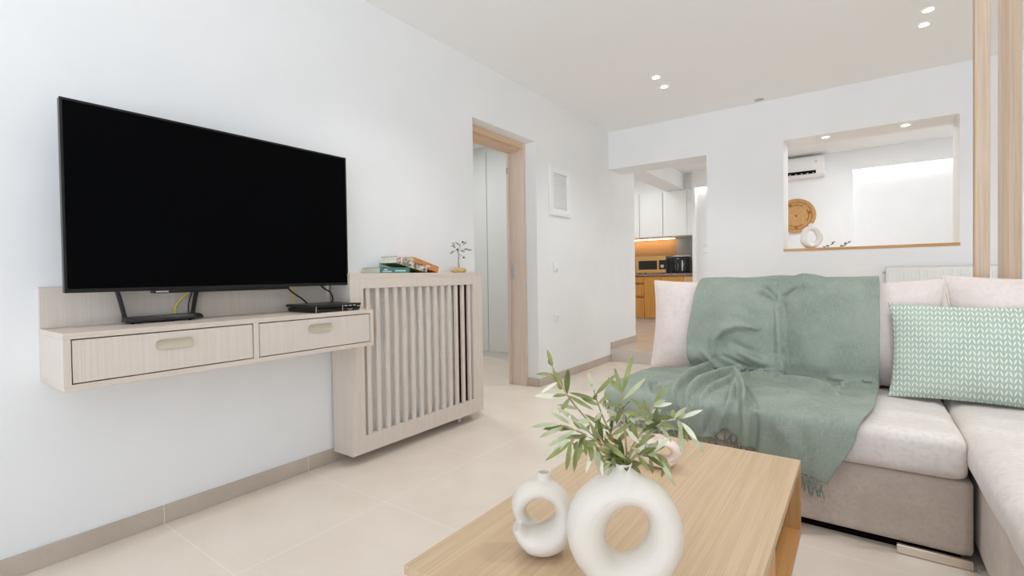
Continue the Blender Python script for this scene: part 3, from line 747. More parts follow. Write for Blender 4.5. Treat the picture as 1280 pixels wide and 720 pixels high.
# air fryer
t = thing('air_fryer', 'glossy black air fryer with silver rim on the kitchen counter', 'air fryer', (-.10, 8.80, ZC))
fx, fy = -.105, 8.80
def rring(b_, r_x, r_y, z, n=40, e=3.2):
    out = []
    for k in range(n):
        a = 2*PI*k/n; c_, s_ = math.cos(a), math.sin(a); q = (abs(c_)**e+abs(s_)**e)**(-1/e)
        out.append(b_.verts.new((fx+r_x*c_*q, fy+r_y*s_*q, z)))
    return out
def loft(rings, b_):
    for a, c in zip(rings, rings[1:]):
        for k in range(len(a)): f = b_.faces.new((a[k],a[(k+1)%len(a)],c[(k+1)%len(a)],c[k])); f.smooth = True
    b_.faces.new(rings[-1]); b_.faces.new(rings[0][::-1]); bmesh.ops.recalc_face_normals(b_, faces=b_.faces[:]); return b_
b = NB(); loft([rring(b, .135,.15,ZC+.0005), rring(b,.142,.16,ZC+.03), rring(b,.145,.162,ZC+.20), rring(b,.135,.15,ZC+.285)], b); obj('body', b, M['gloss'], t, smooth=40)
b = NB(); loft([rring(b,.138,.152,ZC+.285), rring(b,.136,.15,ZC+.30), rring(b,.10,.11,ZC+.312)], b); obj('lid', b, M['silver'], t, smooth=40)
b = NB(); tube(b, [(fx-.045,fy-.165,ZC+.06),(fx-.045,fy-.19,ZC+.065),(fx-.045,fy-.19,ZC+.165),(fx-.045,fy-.165,ZC+.17)], .014, 10); obj('handle', b, M['black'], t, smooth=True)
b = NB(); tube(b, [(fx-.045+.022*c_,fy-.168,ZC+.115+.06*s_) for c_, s_ in [(math.cos(2*PI*k/16), math.sin(2*PI*k/16)) for k in range(17)]], .003, 6); box(b, fx+.035, fx+.055, fy-.166, fy-.158, ZC+.04, ZC+.22, .003); box(b, fx-.04, fx-.005, fy-.164, fy-.155, ZC+.245, ZC+.255); obj('trim', b, M['silver'], t, smooth=40)

# ------------------------------------------------------------------ dining side
t = thing('air_conditioner', 'white wall air conditioner seen through the serving opening', 'air conditioner', (1.55, 8.39, 2.37))
b = NB(); n_ = 10; prof = [(8.499,2.66),(8.33,2.66),(8.305,2.645),(8.29,2.60),(8.29,2.46),(8.31,2.405),(8.36,2.37),(8.499,2.375)]
va = [b.verts.new((1.12,y,z)) for y,z in prof]; vb = [b.verts.new((1.965,y,z)) for y,z in prof]
for k in range(len(prof)): b.faces.new((va[k],va[(k+1)%len(prof)],vb[(k+1)%len(prof)],vb[k]))
b.faces.new(va[::-1]); b.faces.new(vb); bmesh.ops.recalc_face_normals(b, faces=b.faces[:]); bmesh.ops.bevel(b, geom=b.edges[:], offset=.006, segments=2, affect='EDGES'); obj('body', b, M['whitep'], t, smooth=35)
b = NB(); q = NB(); box(q, 1.17, 1.87, -.004, .004, 0, .045); xform(q, Matrix.Translation((0,8.297,2.408)) @ Matrix.Rotation(math.radians(20),4,'X')); join(b, q); obj('air_slot', b, M['darkgap'], t)
for x in [1.2+.07*k for k in range(10)]:
    b = NB(); box(b, x, x+.02, 8.288, 8.30, 2.414, 2.446); obj('louvre', b, M['redbrown'] if False else M['grille'], t)
b = NB(); box(b, 1.86, 1.885, 8.2885, 8.2905, 2.56, 2.585); obj('badge', b, M['silver'], t)
# woven basket on the wall
t = thing('wall_basket', 'round woven seagrass tray hanging under the air conditioner', 'basket', (1.612, 8.48, 1.843))
bc = (1.612, 8.499, 1.843)
b = NB(); prof = [(0,.012)]
for k in range(1, 25): r = .245*k/24; prof += [(r-.004, .012+.022*(r/.245)**3+.004), (r, .012+.022*(r/.245)**3)]
prof += [(.250,.034),(.250,.026),(.2,.006),(0,.001)]
lathe(b, prof, bc, 56, 'Y')
for f in b.faces:
    c_ = f.calc_center_median(); rr_ = math.hypot(c_.x-bc[0], c_.z-bc[2]); a = math.atan2(c_.z-bc[2], c_.x-bc[0])
    if .192 < rr_ < .204 or (.150 < rr_ < .166 and int((a+PI)/(PI/6)) % 3 != 1) or (.166 < rr_ < .19 and (int((a+PI+.4)/(PI/12)) % 7 == 0)) or rr_ < .018: f.material_index = 1
obj('woven_disc', b, [M['basket'], M['basketd']], t, smooth=30)

# ------------------------------------------------------------------ vases
def remeshed(bm, vox, smooth_it=6):
    bmesh.ops.recalc_face_normals(bm, faces=bm.faces[:])
    me = bpy.data.meshes.new('tmp'); bm.to_mesh(me); bm.free()
    o = bpy.data.objects.new('tmp', me); C.objects.link(o)
    m = o.modifiers.new('r', 'REMESH'); m.mode = 'VOXEL'; m.voxel_size = vox
    s_ = o.modifiers.new('s', 'SMOOTH'); s_.factor = .5; s_.iterations = smooth_it
    bpy.context.view_layer.update()
    ev = o.evaluated_get(bpy.context.evaluated_depsgraph_get()); m2 = bpy.data.meshes.new_from_object(ev)
    nb = bmesh.new(); nb.from_mesh(m2); bpy.data.objects.remove(o); bpy.data.meshes.remove(me); bpy.data.meshes.remove(m2)
    for f in nb.faces: f.smooth = True
    return nb
def sweep(bm, pts, half):
    """closed blob along pts; half = (in-plane radius, depth radius) per point; plane is XZ"""
    n = 20; rings = []
    for i, p in enumerate(pts):
        p = Vector(p); d = Vector(pts[min(i+1,len(pts)-1)])-Vector(pts[max(i-1,0)]); d.normalize()
        y = Vector((0,1,0)); y = (y-d*y.dot(d)).normalized(); x = y.cross(d).normalized()
        rings.append([bm.verts.new(p+x*math.cos(2*PI*k/n)*half[i][0]+y*math.sin(2*PI*k/n)*half[i][1]) for k in range(n)])
    for a, c in zip(rings, rings[1:]):
        for k in range(n): bm.faces.new((a[k],a[(k+1)%n],c[(k+1)%n],c[k]))
    bm.faces.new(rings[0][::-1]); bm.faces.new(rings[-1])
def ringvase(R_out, R_in, dep, zc, sx=1., sz=1., neck=(.022,.019,.05), hole_dx=0, hole_dz=0, shear=0):
    """upright ring in the XZ plane, thicker below, with a flared neck on top"""
    bm = NB(); n = 64; m = 20; rings = []
    for i in range(n):
        a = 2*PI*i/n
        o_ = Vector((R_out*sx*math.sin(a), 0, R_out*sz*math.cos(a)+zc))
        i_ = Vector((R_in*.94*math.sin(a)+hole_dx+shear*R_in*math.cos(a), 0, R_in*1.25*math.cos(a)+zc+hole_dz))
        c = (o_+i_)/2; e = (o_-i_)/2
        rings.append([bm.verts.new(c+e*math.cos(2*PI*k/m)+Vector((0,dep*math.sin(2*PI*k/m),0))) for k in range(m)])
    for i in range(n):
        a, c = rings[i], rings[(i+1)%n]
        for k in range(m): bm.faces.new((a[k],a[(k+1)%m],c[(k+1)%m],c[k]))
    zt = zc+R_out*sz
    r0, r1, h = neck
    lathe(bm, [(0,zt-.036),(r0*1.75,zt-.032),(r0*1.65,zt-.017),(r0*1.2,zt-.004),(r0*.95,zt+.006),(r1,zt+h*.6),(r1*1.03,zt+h),(r1*.96,zt+h+.002),(r1*.78,zt+h-.001),(r1*.72,zt+h*.3),(r1*.5,zt-.012),(0,zt-.014)], (0,0,0), 28)
    return bm
# large ring vase
vp = V(2.003,.932,.4)
b = remeshed(ringvase(.116,.043,.045,.120,sx=.98,sz=1.03,neck=(.026,.0185,.020),hole_dx=.006,hole_dz=.004,shear=.22), .0028, 8)
for v in b.verts:
    if v.co.z < .004: v.co.z = .0006+max(0, v.co.z)*.3
xform(b, Matrix.Translation(vp) @ Matrix.Rotation(math.radians(27), 4, 'Z'))
big = obj('ring_vase', b, M['ceramic'], smooth=True); tag(big, 'large cream ring vase holding olive branches on the coffee table', 'vase')
# small twisted vases
def knotvase():
    bm = NB(); pts = []; hf = []
    for i in range(61):
        t_ = i/60; a = math.radians(-112 - 400*t_ + 40)          # clockwise is towards the bottom, then round to the top and in
        # start on the outer side, sweep below, round the right, over the top and into the centre
        a = math.radians(205 + 415*t_)
        r = .060 - .012*t_ - .010*max(0, t_-.75)/.25
        pts.append((r*math.cos(a)*1.04, -.020+.034*t_, .086+r*math.sin(a)))
        base = .020+.013*math.exp(-((t_-.20)/.16)**2)
        k = 1-.55*max(0, (t_-.72)/.28); k *= .55+.45*min(1, t_/.10)
        hf.append((base*k, (.036+.012*math.exp(-((t_-.2)/.2)**2))*k))
    sweep(bm, pts, hf)
    lathe(bm, [(0,.128),(.034,.128),(.031,.136),(.024,.149),(.0185,.160),(.0172,.170),(.0178,.175),(.0165,.1765),(.0130,.1755),(.0120,.160),(.009,.148),(0,.147)], (.010,.006,0), 26)
    return bm
kb = remeshed(knotvase(), .0024, 7)
zmin = min(v.co.z for v in kb.verts)
for v in kb.verts:
    v.co.z -= zmin
    if v.co.z < .003: v.co.z = .0006
k1 = kb.copy(); xform(k1, Matrix.Translation((1.790,.962,.4)) @ Matrix.Rotation(math.radians(34),4,'Z') @ Matrix.Diagonal((.98,1,1.0,1)))
tag(obj('knot_vase', k1, M['ceramic'], smooth=True), 'small cream twisted vase with open neck beside the large ring vase', 'vase')
k2 = kb; xform(k2, Matrix.Translation((1.862,1.60,.4)) @ Matrix.Rotation(math.radians(-158),4,'Z') @ Matrix.Diagonal((.84,.9,.60,1)))
tag(obj('knot_vase', k2, M['ceramicp'], smooth=True), 'blush ceramic knot half hidden behind the olive leaves, toward the sofa', 'vase')
# angular ring vase on the serving sill and its sprigs
b = ringvase(.112,.05,.04,.112,sx=.86,sz=1.0,neck=(.022,.020,.02))
b = remeshed(b, .004, 4)
for v in b.verts:
    a = math.atan2(v.co.z-.112, v.co.x); r = math.hypot(v.co.x, v.co.z-.112)
    if v.co.z < .2: 
        f = 1+.06*math.cos(3*a+.6); v.co.x *= f
    if v.co.z < .004: v.co.z = .0006
xform(b, Matrix.Translation((1.99,5.70,OZ0+.0265)) @ Matrix.Rotation(math.radians(30),4,'Z'))
tag(obj('ring_vase', b, M['ceramicw'], smooth=True), 'white ring vase standing on the wooden sill of the serving opening', 'vase')
for j, (x, lab) in enumerate(((2.13, 'dry grey sprig lying on the sill, close to the white ring vase'), (2.25, 'dry grey sprig on the sill, farther from the white ring vase'))):
    rs = random.Random(j+4); b = NB(); t = thing('dried_sprig', lab, 'sprig', (x,5.72,OZ0+.0265), 'dried sprigs on the serving sill')
    p0 = (x-.06,5.72,OZ0+.030); pts = spline([p0,(x-.02,5.72,OZ0+.034),(x+.02,5.715,OZ0+.06),(x+.035,5.71,OZ0+.085)],5); tube(b, pts, .0014, 6); obj('stem', b, M['sprig'], t, smooth=True)
    b = NB()
    for k in range(10):
        q = pts[4+k]; d_ = Vector((rs.uniform(-1,1), rs.uniform(-.4,.4), rs.uniform(.0,1))); leafblade(b, q, d_, Vector((0,-1,.3)), .026, .009)
    obj('leaves', b, M['sprig'], t)

# ------------------------------------------------------------------ coffee table
tx0, tx1, ty0, ty1, tz0, tz1 = 1.576, 2.219, .734, 1.928, .148, .4
t = thing('coffee_table', 'low oak coffee table with an open side shelf, in front of the sofa', 'coffee table', ((tx0+tx1)/2, (ty0+ty1)/2, 0))
b = NB(); box(b, tx0, tx1, ty0, ty1, tz1-.022, tz1, .001); obj('tabletop', b, M['tableoak'], t)
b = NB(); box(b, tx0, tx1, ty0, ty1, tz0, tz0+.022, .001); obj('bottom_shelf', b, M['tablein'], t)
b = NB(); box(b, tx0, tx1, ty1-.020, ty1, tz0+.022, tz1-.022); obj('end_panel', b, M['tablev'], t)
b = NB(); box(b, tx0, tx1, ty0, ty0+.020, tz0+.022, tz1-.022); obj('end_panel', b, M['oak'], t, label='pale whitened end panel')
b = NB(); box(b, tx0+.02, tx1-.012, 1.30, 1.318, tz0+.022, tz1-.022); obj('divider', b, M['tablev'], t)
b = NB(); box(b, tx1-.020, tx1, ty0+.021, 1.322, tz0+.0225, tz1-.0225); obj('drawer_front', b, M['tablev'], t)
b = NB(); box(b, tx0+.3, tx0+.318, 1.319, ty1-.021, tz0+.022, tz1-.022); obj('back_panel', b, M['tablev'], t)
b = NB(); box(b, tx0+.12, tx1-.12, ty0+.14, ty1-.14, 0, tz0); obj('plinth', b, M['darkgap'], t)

# ------------------------------------------------------------------ sofa
SX0 = 1.36; SXJ = 2.672; SY0 = 2.285; SYB = 3.22
t = thing('corner_sofa', 'beige velvet corner sofa with chaise, facing the coffee table', 'sofa', (2.4, 2.8, 0))
b = rbox(SX0, 2.690, 2.318, SYB, .034, .300, .02, n=14); obj('base', b, M['sofab'], t)
b = rbox(2.706, 3.62, .92, SYB, .034, .305, .02, n=14); obj('chaise_base', b, M['sofab'], t)
b = rbox(SX0, SXJ, SY0, 3.12, .302, .455, .035, puff=(.004,.010,.016), n=26, nz=.004, seed=1); obj('seat_cushion', b, M['sofa'], t)
b = rbox(2.682, 3.60, .95, 3.12, .318, .462, .05, puff=(.012,.01,.018), n=30, nz=.006, seed=4); obj('chaise_cushion', b, M['sofa'], t)
b = rbox(SX0, 3.62, 3.125, 3.27, .10, .80, .03, n=12); obj('backrest', b, M['sofab'], t)
b = NB(); box(b, 2.483, 2.686, 2.300, 2.316, .002, .034, .002); ft = obj('foot_rail', b, M['chrome'], t, label='chrome foot rail')
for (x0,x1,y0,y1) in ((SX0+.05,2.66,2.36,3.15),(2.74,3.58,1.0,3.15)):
    b = NB(); box(b, x0, x1, y0, y1, .0, .034); obj('underframe_shade', b, M['darkgap'], t)  # near-black block, its colour doubles as the shadow under the sofa

def place_pillow(name, label, cat, w_, h_, T_, xc, yb, zb, lean, mat, pip, group, turn=0, seed=0, wr=.004, ear=0, pinch=.035, n=34):
    bm, rim = pillow(w_, h_, T_, seed=seed, wr=wr, pinch=pinch, n=n)
    M4 = Matrix.Translation((xc,yb,zb)) @ Matrix.Rotation(turn,4,'Z') @ Matrix.Rotation(-lean,4,'X')
    xform(bm, M4)
    o = obj(name, bm, mat, None, smooth=True); tag(o, label, cat, group)
    if pip:
        b_ = NB(); tube(b_, [M4 @ p for p in rim], pip, 8, cap=False); obj('piping', b_, M['piping'], o, smooth=True)
    return o
G = 'velvet back cushions of the corner sofa'
place_pillow('back_cushion', 'rose-beige velvet back cushion partly under the throw, at the sofa end near the kitchen', 'cushion', .70, .53, .105, 1.688, 3.020, .462, math.radians(9), M['cush'], .0055, G, seed=1, pinch=.06)
place_pillow('back_cushion', 'rose-beige velvet back cushion, the middle one of three on the sofa', 'cushion', .68, .53, .115, 2.362, 3.015, .462, math.radians(9), M['cush'], .0055, G, seed=5, pinch=.085, wr=.011)
place_pillow('back_cushion', 'rose-beige velvet back cushion below the two wooden posts', 'cushion', .70, .545, .115, 3.035, 3.015, .462, math.radians(9), M['cush'], .0055, G, seed=9, pinch=.085, wr=.011)
place_pillow('accent_cushion', 'sage green cushion printed with rows of small cream leaves', 'cushion', .62, .43, .075, 2.785, 2.812, .466, math.radians(15), M['leafprint'], 0, None, turn=math.radians(-3), seed=12, wr=.003, pinch=.07)

# ------------------------------------------------------------------ throw blanket
def interp(tab, x):
    if x <= tab[0][0]: return tab[0][1]
    for (a, va), (c, vc) in zip(tab, tab[1:]):
        if x <= c:
            q = (x-a)/(c-a); q = q*q*(3-2*q)*.5+q*.5; return va+(vc-va)*q
    return tab[-1][1]
# side view of the drape: parameter s -> (y, z), over the cushion top, down its face, over the seat, off the front
prof = [(3.175,.80),(3.165,.93),(3.135,.990),(3.075,.998),(3.00,.972),(2.945,.90),(2.918,.78),(2.905,.66),(2.898,.575),(2.908,.520),(2.900,.494),(2.83,.488),(2.70,.486),(2.52,.486),(2.38,.484),(2.305,.476),(2.266,.450),(2.256,.41),(2.252,.36),(2.250,.31),(2.249,.20)]
pc = spline([(0,y,z) for y,z in prof], 8); acc = [0]
for a, c in zip(pc, pc[1:]): acc.append(acc[-1]+(c-a).length)
LT = acc[-1]
def along(d):
    d = max(0, min(LT, d))
    for i in range(len(acc)-1):
        if d <= acc[i+1]:
            q = (d-acc[i])/max(1e-9, acc[i+1]-acc[i]); return pc[i].lerp(pc[i+1], q)
    return pc[-1]
def dist_of_z_front(z):
    for i, p in enumerate(pc):
        if i and p.y < 2.27 and p.z <= z:
            a = pc[i-1]; return acc[i-1]+(acc[i]-acc[i-1])*max(0, min(1, (a.z-z)/max(1e-9, a.z-p.z)))
    return LT
def d_at(y, z): return acc[min(range(len(pc)), key=lambda i: (pc[i].y-y)**2+(pc[i].z-z)**2)]
dT = d_at(3.0,.972); dM = d_at(2.905,.66); dC = d_at(2.90,.494); dS1 = d_at(2.70,.486); dS2 = d_at(2.38,.484); dF = d_at(2.256,.41)
xl = [(0,1.66),(dT,1.625),(dM,1.585),(d_at(2.898,.575),1.590),(d_at(2.908,.52),1.60),(d_at(2.90,.494),1.56),(d_at(2.83,.488),1.41),(dS1,1.39),(dS2,1.375),(dF,1.37),(LT,1.39)]
xr = [(0,2.45),(dT,2.452),(dM,2.449),(dC,2.447),(dS1,2.435),(d_at(2.52,.486),2.425),(dS2,2.405),(dF,2.365),(LT,2.27)]
hem = [(1.37,.425),(1.46,.375),(1.55,.340),(1.80,.312),(1.88,.325),(1.912,.372),(1.96,.350),(2.0,.312),(2.147,.250),(2.30,.222)]
NU, NVv = 190, 210
FOLDS = []
def fold(pts, amp, wl, wr):
    q = [Vector(p) for p in pts]; c = sum(q, Vector())/len(q)
    amp *= 1.8 if abs(amp) > .011 else 1.0; FOLDS.append((q, amp, wl, wr, c, max((p-c).length for p in q)+3*max(wl, wr)))
LOBE = [(.497,2.060),(.53,2.064),(.62,2.061),(.744,2.054),(.826,2.044),(.899,2.030)]
#FOLDS_BEGIN
fold([(1.731, 2.121, 0.486), (1.693, 2.34, 0.486), (1.683, 2.605, 0.486), (1.711, 2.843, 0.486), (1.802, 3.037, 0.486), (1.909, 3.077, 0.486)], 0.034, 0.014, 0.04)
fold([(1.794, 2.071, 0.486), (1.761, 2.275, 0.486), (1.757, 2.481, 0.486), (1.794, 2.723, 0.486), (1.875, 2.923, 0.486), (1.966, 2.955, 0.486)], 0.03, 0.013, 0.03)
fold([(1.818, 2.211, 0.486), (1.823, 2.445, 0.486), (1.854, 2.671, 0.486), (1.911, 2.823, 0.486), (1.989, 2.921, 0.486)], 0.018, 0.012, 0.026)
fold([(1.55, 2.451, 0.486), (1.615, 2.251, 0.486), (1.688, 2.076, 0.486)], -0.02, 0.01, 0.01)
fold([(1.517, 2.43, 0.486), (1.587, 2.233, 0.486), (1.655, 2.07, 0.486)], 0.016, 0.018, 0.018)
fold([(1.617, 2.369, 0.486), (1.678, 2.202, 0.486), (1.749, 2.04, 0.486)], 0.016, 0.016, 0.016)
fold([(2.041, 2.979, 0.486), (2.142, 2.925, 0.486), (2.237, 2.836, 0.486), (2.303, 2.741, 0.486)], -0.02, 0.012, 0.012)
fold([(2.06, 2.872, 0.486), (2.159, 2.805, 0.486), (2.244, 2.703, 0.486), (2.295, 2.628, 0.486)], 0.022, 0.022, 0.01)
fold([(2.074, 3.155, 0.486), (2.192, 3.051, 0.486), (2.282, 2.927, 0.486), (2.329, 2.916, 0.486)], 0.022, 0.012, 0.028)
fold([(2.295, 2.699, 0.486), (2.331, 2.836, 0.486), (2.385, 2.911, 0.486), (2.432, 2.903, 0.486)], 0.02, 0.014, 0.03)
fold([(1.991, 2.654, 0.486), (2.115, 2.58, 0.486), (2.232, 2.409, 0.486), (2.293, 2.242, 0.486)], 0.01, 0.03, 0.03)
fold([(1.873, 2.706, 0.486), (1.908, 2.482, 0.486), (1.927, 2.284, 0.486), (1.918, 2.252, 0.457), (1.901, 2.252, 0.407), (1.891, 2.252, 0.35)], 0.03, 0.012, 0.024)
fold([(1.883, 2.69, 0.486), (1.938, 2.501, 0.486), (1.983, 2.321, 0.486), (2.0, 2.252, 0.463), (2.006, 2.252, 0.404), (2.002, 2.252, 0.32)], 0.04, 0.018, 0.009)
fold([(1.929, 2.613, 0.486), (1.992, 2.393, 0.486), (2.03, 2.252, 0.474), (2.032, 2.252, 0.392), (2.026, 2.252, 0.308)], -0.016, 0.014, 0.014)
fold([(1.867, 2.252, 0.467), (1.86, 2.252, 0.414), (1.846, 2.252, 0.342)], -0.012, 0.016, 0.016)
fold([(1.767, 2.252, 0.452), (1.759, 2.252, 0.38), (1.752, 2.252, 0.307)], 0.014, 0.018, 0.018)
fold([(1.661, 2.252, 0.455), (1.646, 2.252, 0.398), (1.638, 2.252, 0.341)], 0.012, 0.018, 0.018)
fold([(2.093, 2.252, 0.451), (2.148, 2.252, 0.38), (2.189, 2.252, 0.277)], 0.01, 0.03, 0.03)
fold([(2.216, 2.252, 0.471), (2.236, 2.252, 0.381), (2.246, 2.252, 0.259)], 0.01, 0.03, 0.03)
fold([(1.735, 2.905, 0.594), (1.736, 2.905, 0.665), (1.781, 2.905, 0.716), (1.845, 2.905, 0.741), (1.918, 2.905, 0.732)], 0.024, 0.016, 0.03)
fold([(1.845, 2.905, 0.81), (1.918, 2.905, 0.77), (1.985, 2.905, 0.723), (2.043, 2.905, 0.685)], 0.02, 0.022, 0.022)
fold([(1.821, 2.905, 0.653), (1.898, 2.905, 0.616), (1.974, 2.905, 0.588)], -0.012, 0.02, 0.02)
fold([(1.78, 2.905, 0.58), (1.84, 2.905, 0.559), (1.909, 2.905, 0.527)], -0.018, 0.008, 0.008)
fold([(1.86, 2.905, 0.604), (1.917, 2.905, 0.575), (1.977, 2.905, 0.55), (2.028, 2.905, 0.547)], 0.018, 0.014, 0.014)
fold([(1.677, 2.905, 0.589), (1.718, 2.905, 0.557), (1.759, 2.905, 0.525)], 0.014, 0.012, 0.012)
fold([(1.625, 2.905, 0.539), (1.677, 2.905, 0.634), (1.695, 2.905, 0.725)], 0.01, 0.02, 0.02)
fold([(2.075, 2.985, 0.871), (2.122, 2.985, 0.922), (2.17, 2.985, 0.964)], 0.02, 0.01, 0.01)
fold([(2.049, 2.99, 0.904), (2.089, 2.99, 0.943), (2.139, 2.99, 0.976)], -0.024, 0.008, 0.008)
fold([(1.989, 3.03, 0.937), (2.023, 3.03, 0.975), (2.067, 3.03, 0.997), (2.118, 3.03, 1.0)], 0.013, 0.02, 0.024)
fold([(2.104, 3.06, 0.992), (2.158, 3.06, 1.0), (2.207, 3.06, 0.987)], 0.013, 0.022, 0.026)
fold([(1.907, 2.985, 0.912), (1.964, 2.985, 0.921), (2.013, 2.985, 0.887)], 0.02, 0.012, 0.012)
fold([(1.962, 3.0, 0.963), (1.992, 3.0, 0.92), (2.022, 3.0, 0.887)], -0.014, 0.01, 0.01)
fold([(2.331, 2.905, 0.95), (2.299, 2.905, 0.795), (2.314, 2.905, 0.641)], 0.006, 0.05, 0.05)
#FOLDS_END
def segd(p, pts, nn):
    best = 9; bt = 0; sg = 1
    n_ = len(pts)-1
    for i in range(n_):
        a, c = pts[i], pts[i+1]; ac = c-a; q = max(0, min(1, (p-a).dot(ac)/ac.length_squared)); dd = (p-(a+ac*q)).length
        if dd < best: best = dd; bt = (i+q)/n_; sg = 1 if ac.cross(p-a).dot(nn) > 0 else -1
    return best, bt, sg
grid = []
for j in range(NVv+1):
    row = []
    for i in range(NU+1):
        u = i/NU; x = 1.39+(2.42-1.39)*u
        for _ in range(3):
            dend = dist_of_z_front(interp(hem, x)); dd = dend*j/NVv
            x = interp(xl, dd)+(interp(xr, dd)-interp(xl, dd))*u
        p = along(dd).copy(); p.x = x
        # cushion faces bulge between their seams; the cloth sinks a little at the seam
        if p.z > .50 and p.y > 2.85:
            k = min(1, (p.z-.50)/.1)
            c1 = (x-1.688)/.34; c2 = (x-2.362)/.34
            q = min(abs(c1), abs(c2)); p.y += k*(.062*max(0, q-.35)**2/.42)
            if p.z > .9: p.z += .012*max(0, min(1, (q-.55)/.45))
        row.append(p)
    grid.append(row)
def nrm(j, i):
    a = grid[min(j+1,NVv)][i]-grid[max(j-1,0)][i]; c = grid[j][min(i+1,NU)]-grid[j][max(i-1,0)]
    n_ = c.cross(a)
    return n_.normalized() if n_.length > 1e-9 else Vector((0,-1,0))
NR = [[nrm(j,i) for i in range(NU+1)] for j in range(NVv+1)]
if NR[NVv//3][NU//2].y > 0: NR = [[-v for v in r] for r in NR]
out = []
for j in range(NVv+1):
    row = []
    for i in range(NU+1):
        p = grid[j][i]; n_ = NR[j][i]; h = 0
        for pts, amp, wl, wr, fc, fr_ in FOLDS:
            if (p-fc).length > fr_: continue
            dd, tt_, sg = segd(p, pts, n_)
            w_ = wl if sg < 0 else wr
            if dd < w_*2.8: h += amp*math.exp(-(dd/w_)**2)*(.25+.75*math.sin(PI*min(1,max(0,.10+.80*tt_)))**.8)
        if p.y > 2.84 and p.z > .49:                      # one half of the throw overlaps the other along a steep edge
            dx = p.x-interp(LOBE, p.z); zf = max(0, min(1, (.93-p.z)/.10))
            if dx < 0: h += .044*zf*math.exp(dx/.11)
            else: h += zf*(.062*max(0, 1-dx/.012) - .018*math.exp(-dx/.04))
            h += .016*math.exp(-((p.z-.565)/.045)**2)*max(0, min(1, (2.07-p.x)/.1))
        v_ = j/NVv
        flat = 1 if p.y > 2.3 else .8
        h += .005*noise.noise(Vector((p.x*7, v_*9, 1.7))) + .0025*noise.noise(Vector((p.x*19, v_*22, 4.1)))
        if p.y < 2.30:                                   # soft vertical flutes on the hanging front
            g = min(1, (2.30-p.y)/.03); h += g*(.006*math.sin(p.x*42+2*noise.noise(Vector((p.x*5,0,0))))+.006)
        if p.y > 2.88 and p.z > .5: h += .004*noise.noise(Vector((p.x*5, p.z*6, 9)))
        h = max(h, -.012 if (p.y < 2.80 or p.y > 3.1) else -.03)
        row.append(p+n_*h)
    out.append(row)
b = NB(); vv = [[b.verts.new(p) for p in row] for row in out]
uvl = b.loops.layers.uv.new('UVMap')
for j in range(NVv):
    for i in range(NU):
        f = b.faces.new((vv[j][i],vv[j][i+1],vv[j+1][i+1],vv[j+1][i])); f.smooth = True
        for l, (a, c) in zip(f.loops, ((i,j),(i+1,j),(i+1,j+1),(i,j+1))): l[uvl].uv = (a/NU*1.05, c/NVv*LT)
bmesh.ops.recalc_face_normals(b, faces=b.faces[:])
th = obj('throw_blanket', b, M['throw'], smooth=True); tag(th, 'sage green woven throw with tassels draped over the sofa back and seat', 'throw blanket')
sm = th.modifiers.new('thick', 'SOLIDIFY'); sm.thickness = .004; sm.offset = 0
rs = random.Random(21)
TI = list(range(1, NU+1, 5))
for i in TI:
    p = out[NVv][min(i,NU)]; b = NB(); L0 = rs.uniform(.05,.075)
    for k in range(4):
        pts = []; ox = rs.uniform(-.004,.004); lean = rs.uniform(-.012,.012)
        for q in range(6):
            s_ = q/5; pts.append((p.x+ox*(.3+s_)+lean*s_+.003*math.sin(5*s_+k), p.y-.002-.004*abs(math.sin(k+s_*2)), p.z+.004-L0*s_*(.9+.05*k)))
        tube(b, pts, [.0017,.0028,.0026,.0026,.0024,.0012], 6)
    bmesh.ops.create_icosphere(b, subdivisions=1, radius=.0042, matrix=Matrix.Translation((p.x,p.y-.002,p.z-.008)))
    obj('tassel', b, M['tassel'], th, smooth=True)

# ------------------------------------------------------------------ posts behind the sofa
def post(label, x, y, wx, wy, turn):
    b_ = NB(); box(b_, -wx/2, wx/2, -wy/2, wy/2, .0, H-.002, .003)
    xform(b_, Matrix.Translation((x,y,0)) @ Matrix.Rotation(turn,4,'Z')); tag(obj('wooden_post', b_, M['post']), label, 'post', 'wooden posts of the room divider')
post('slim pale wooden post rising behind the sofa, the one nearer the serving opening', 2.862, 3.45, .055, .055, 0)
post('broader turned wooden post rising behind the sofa, farther from the serving opening', 2.962, 3.45, .050, .078, math.radians(-42))

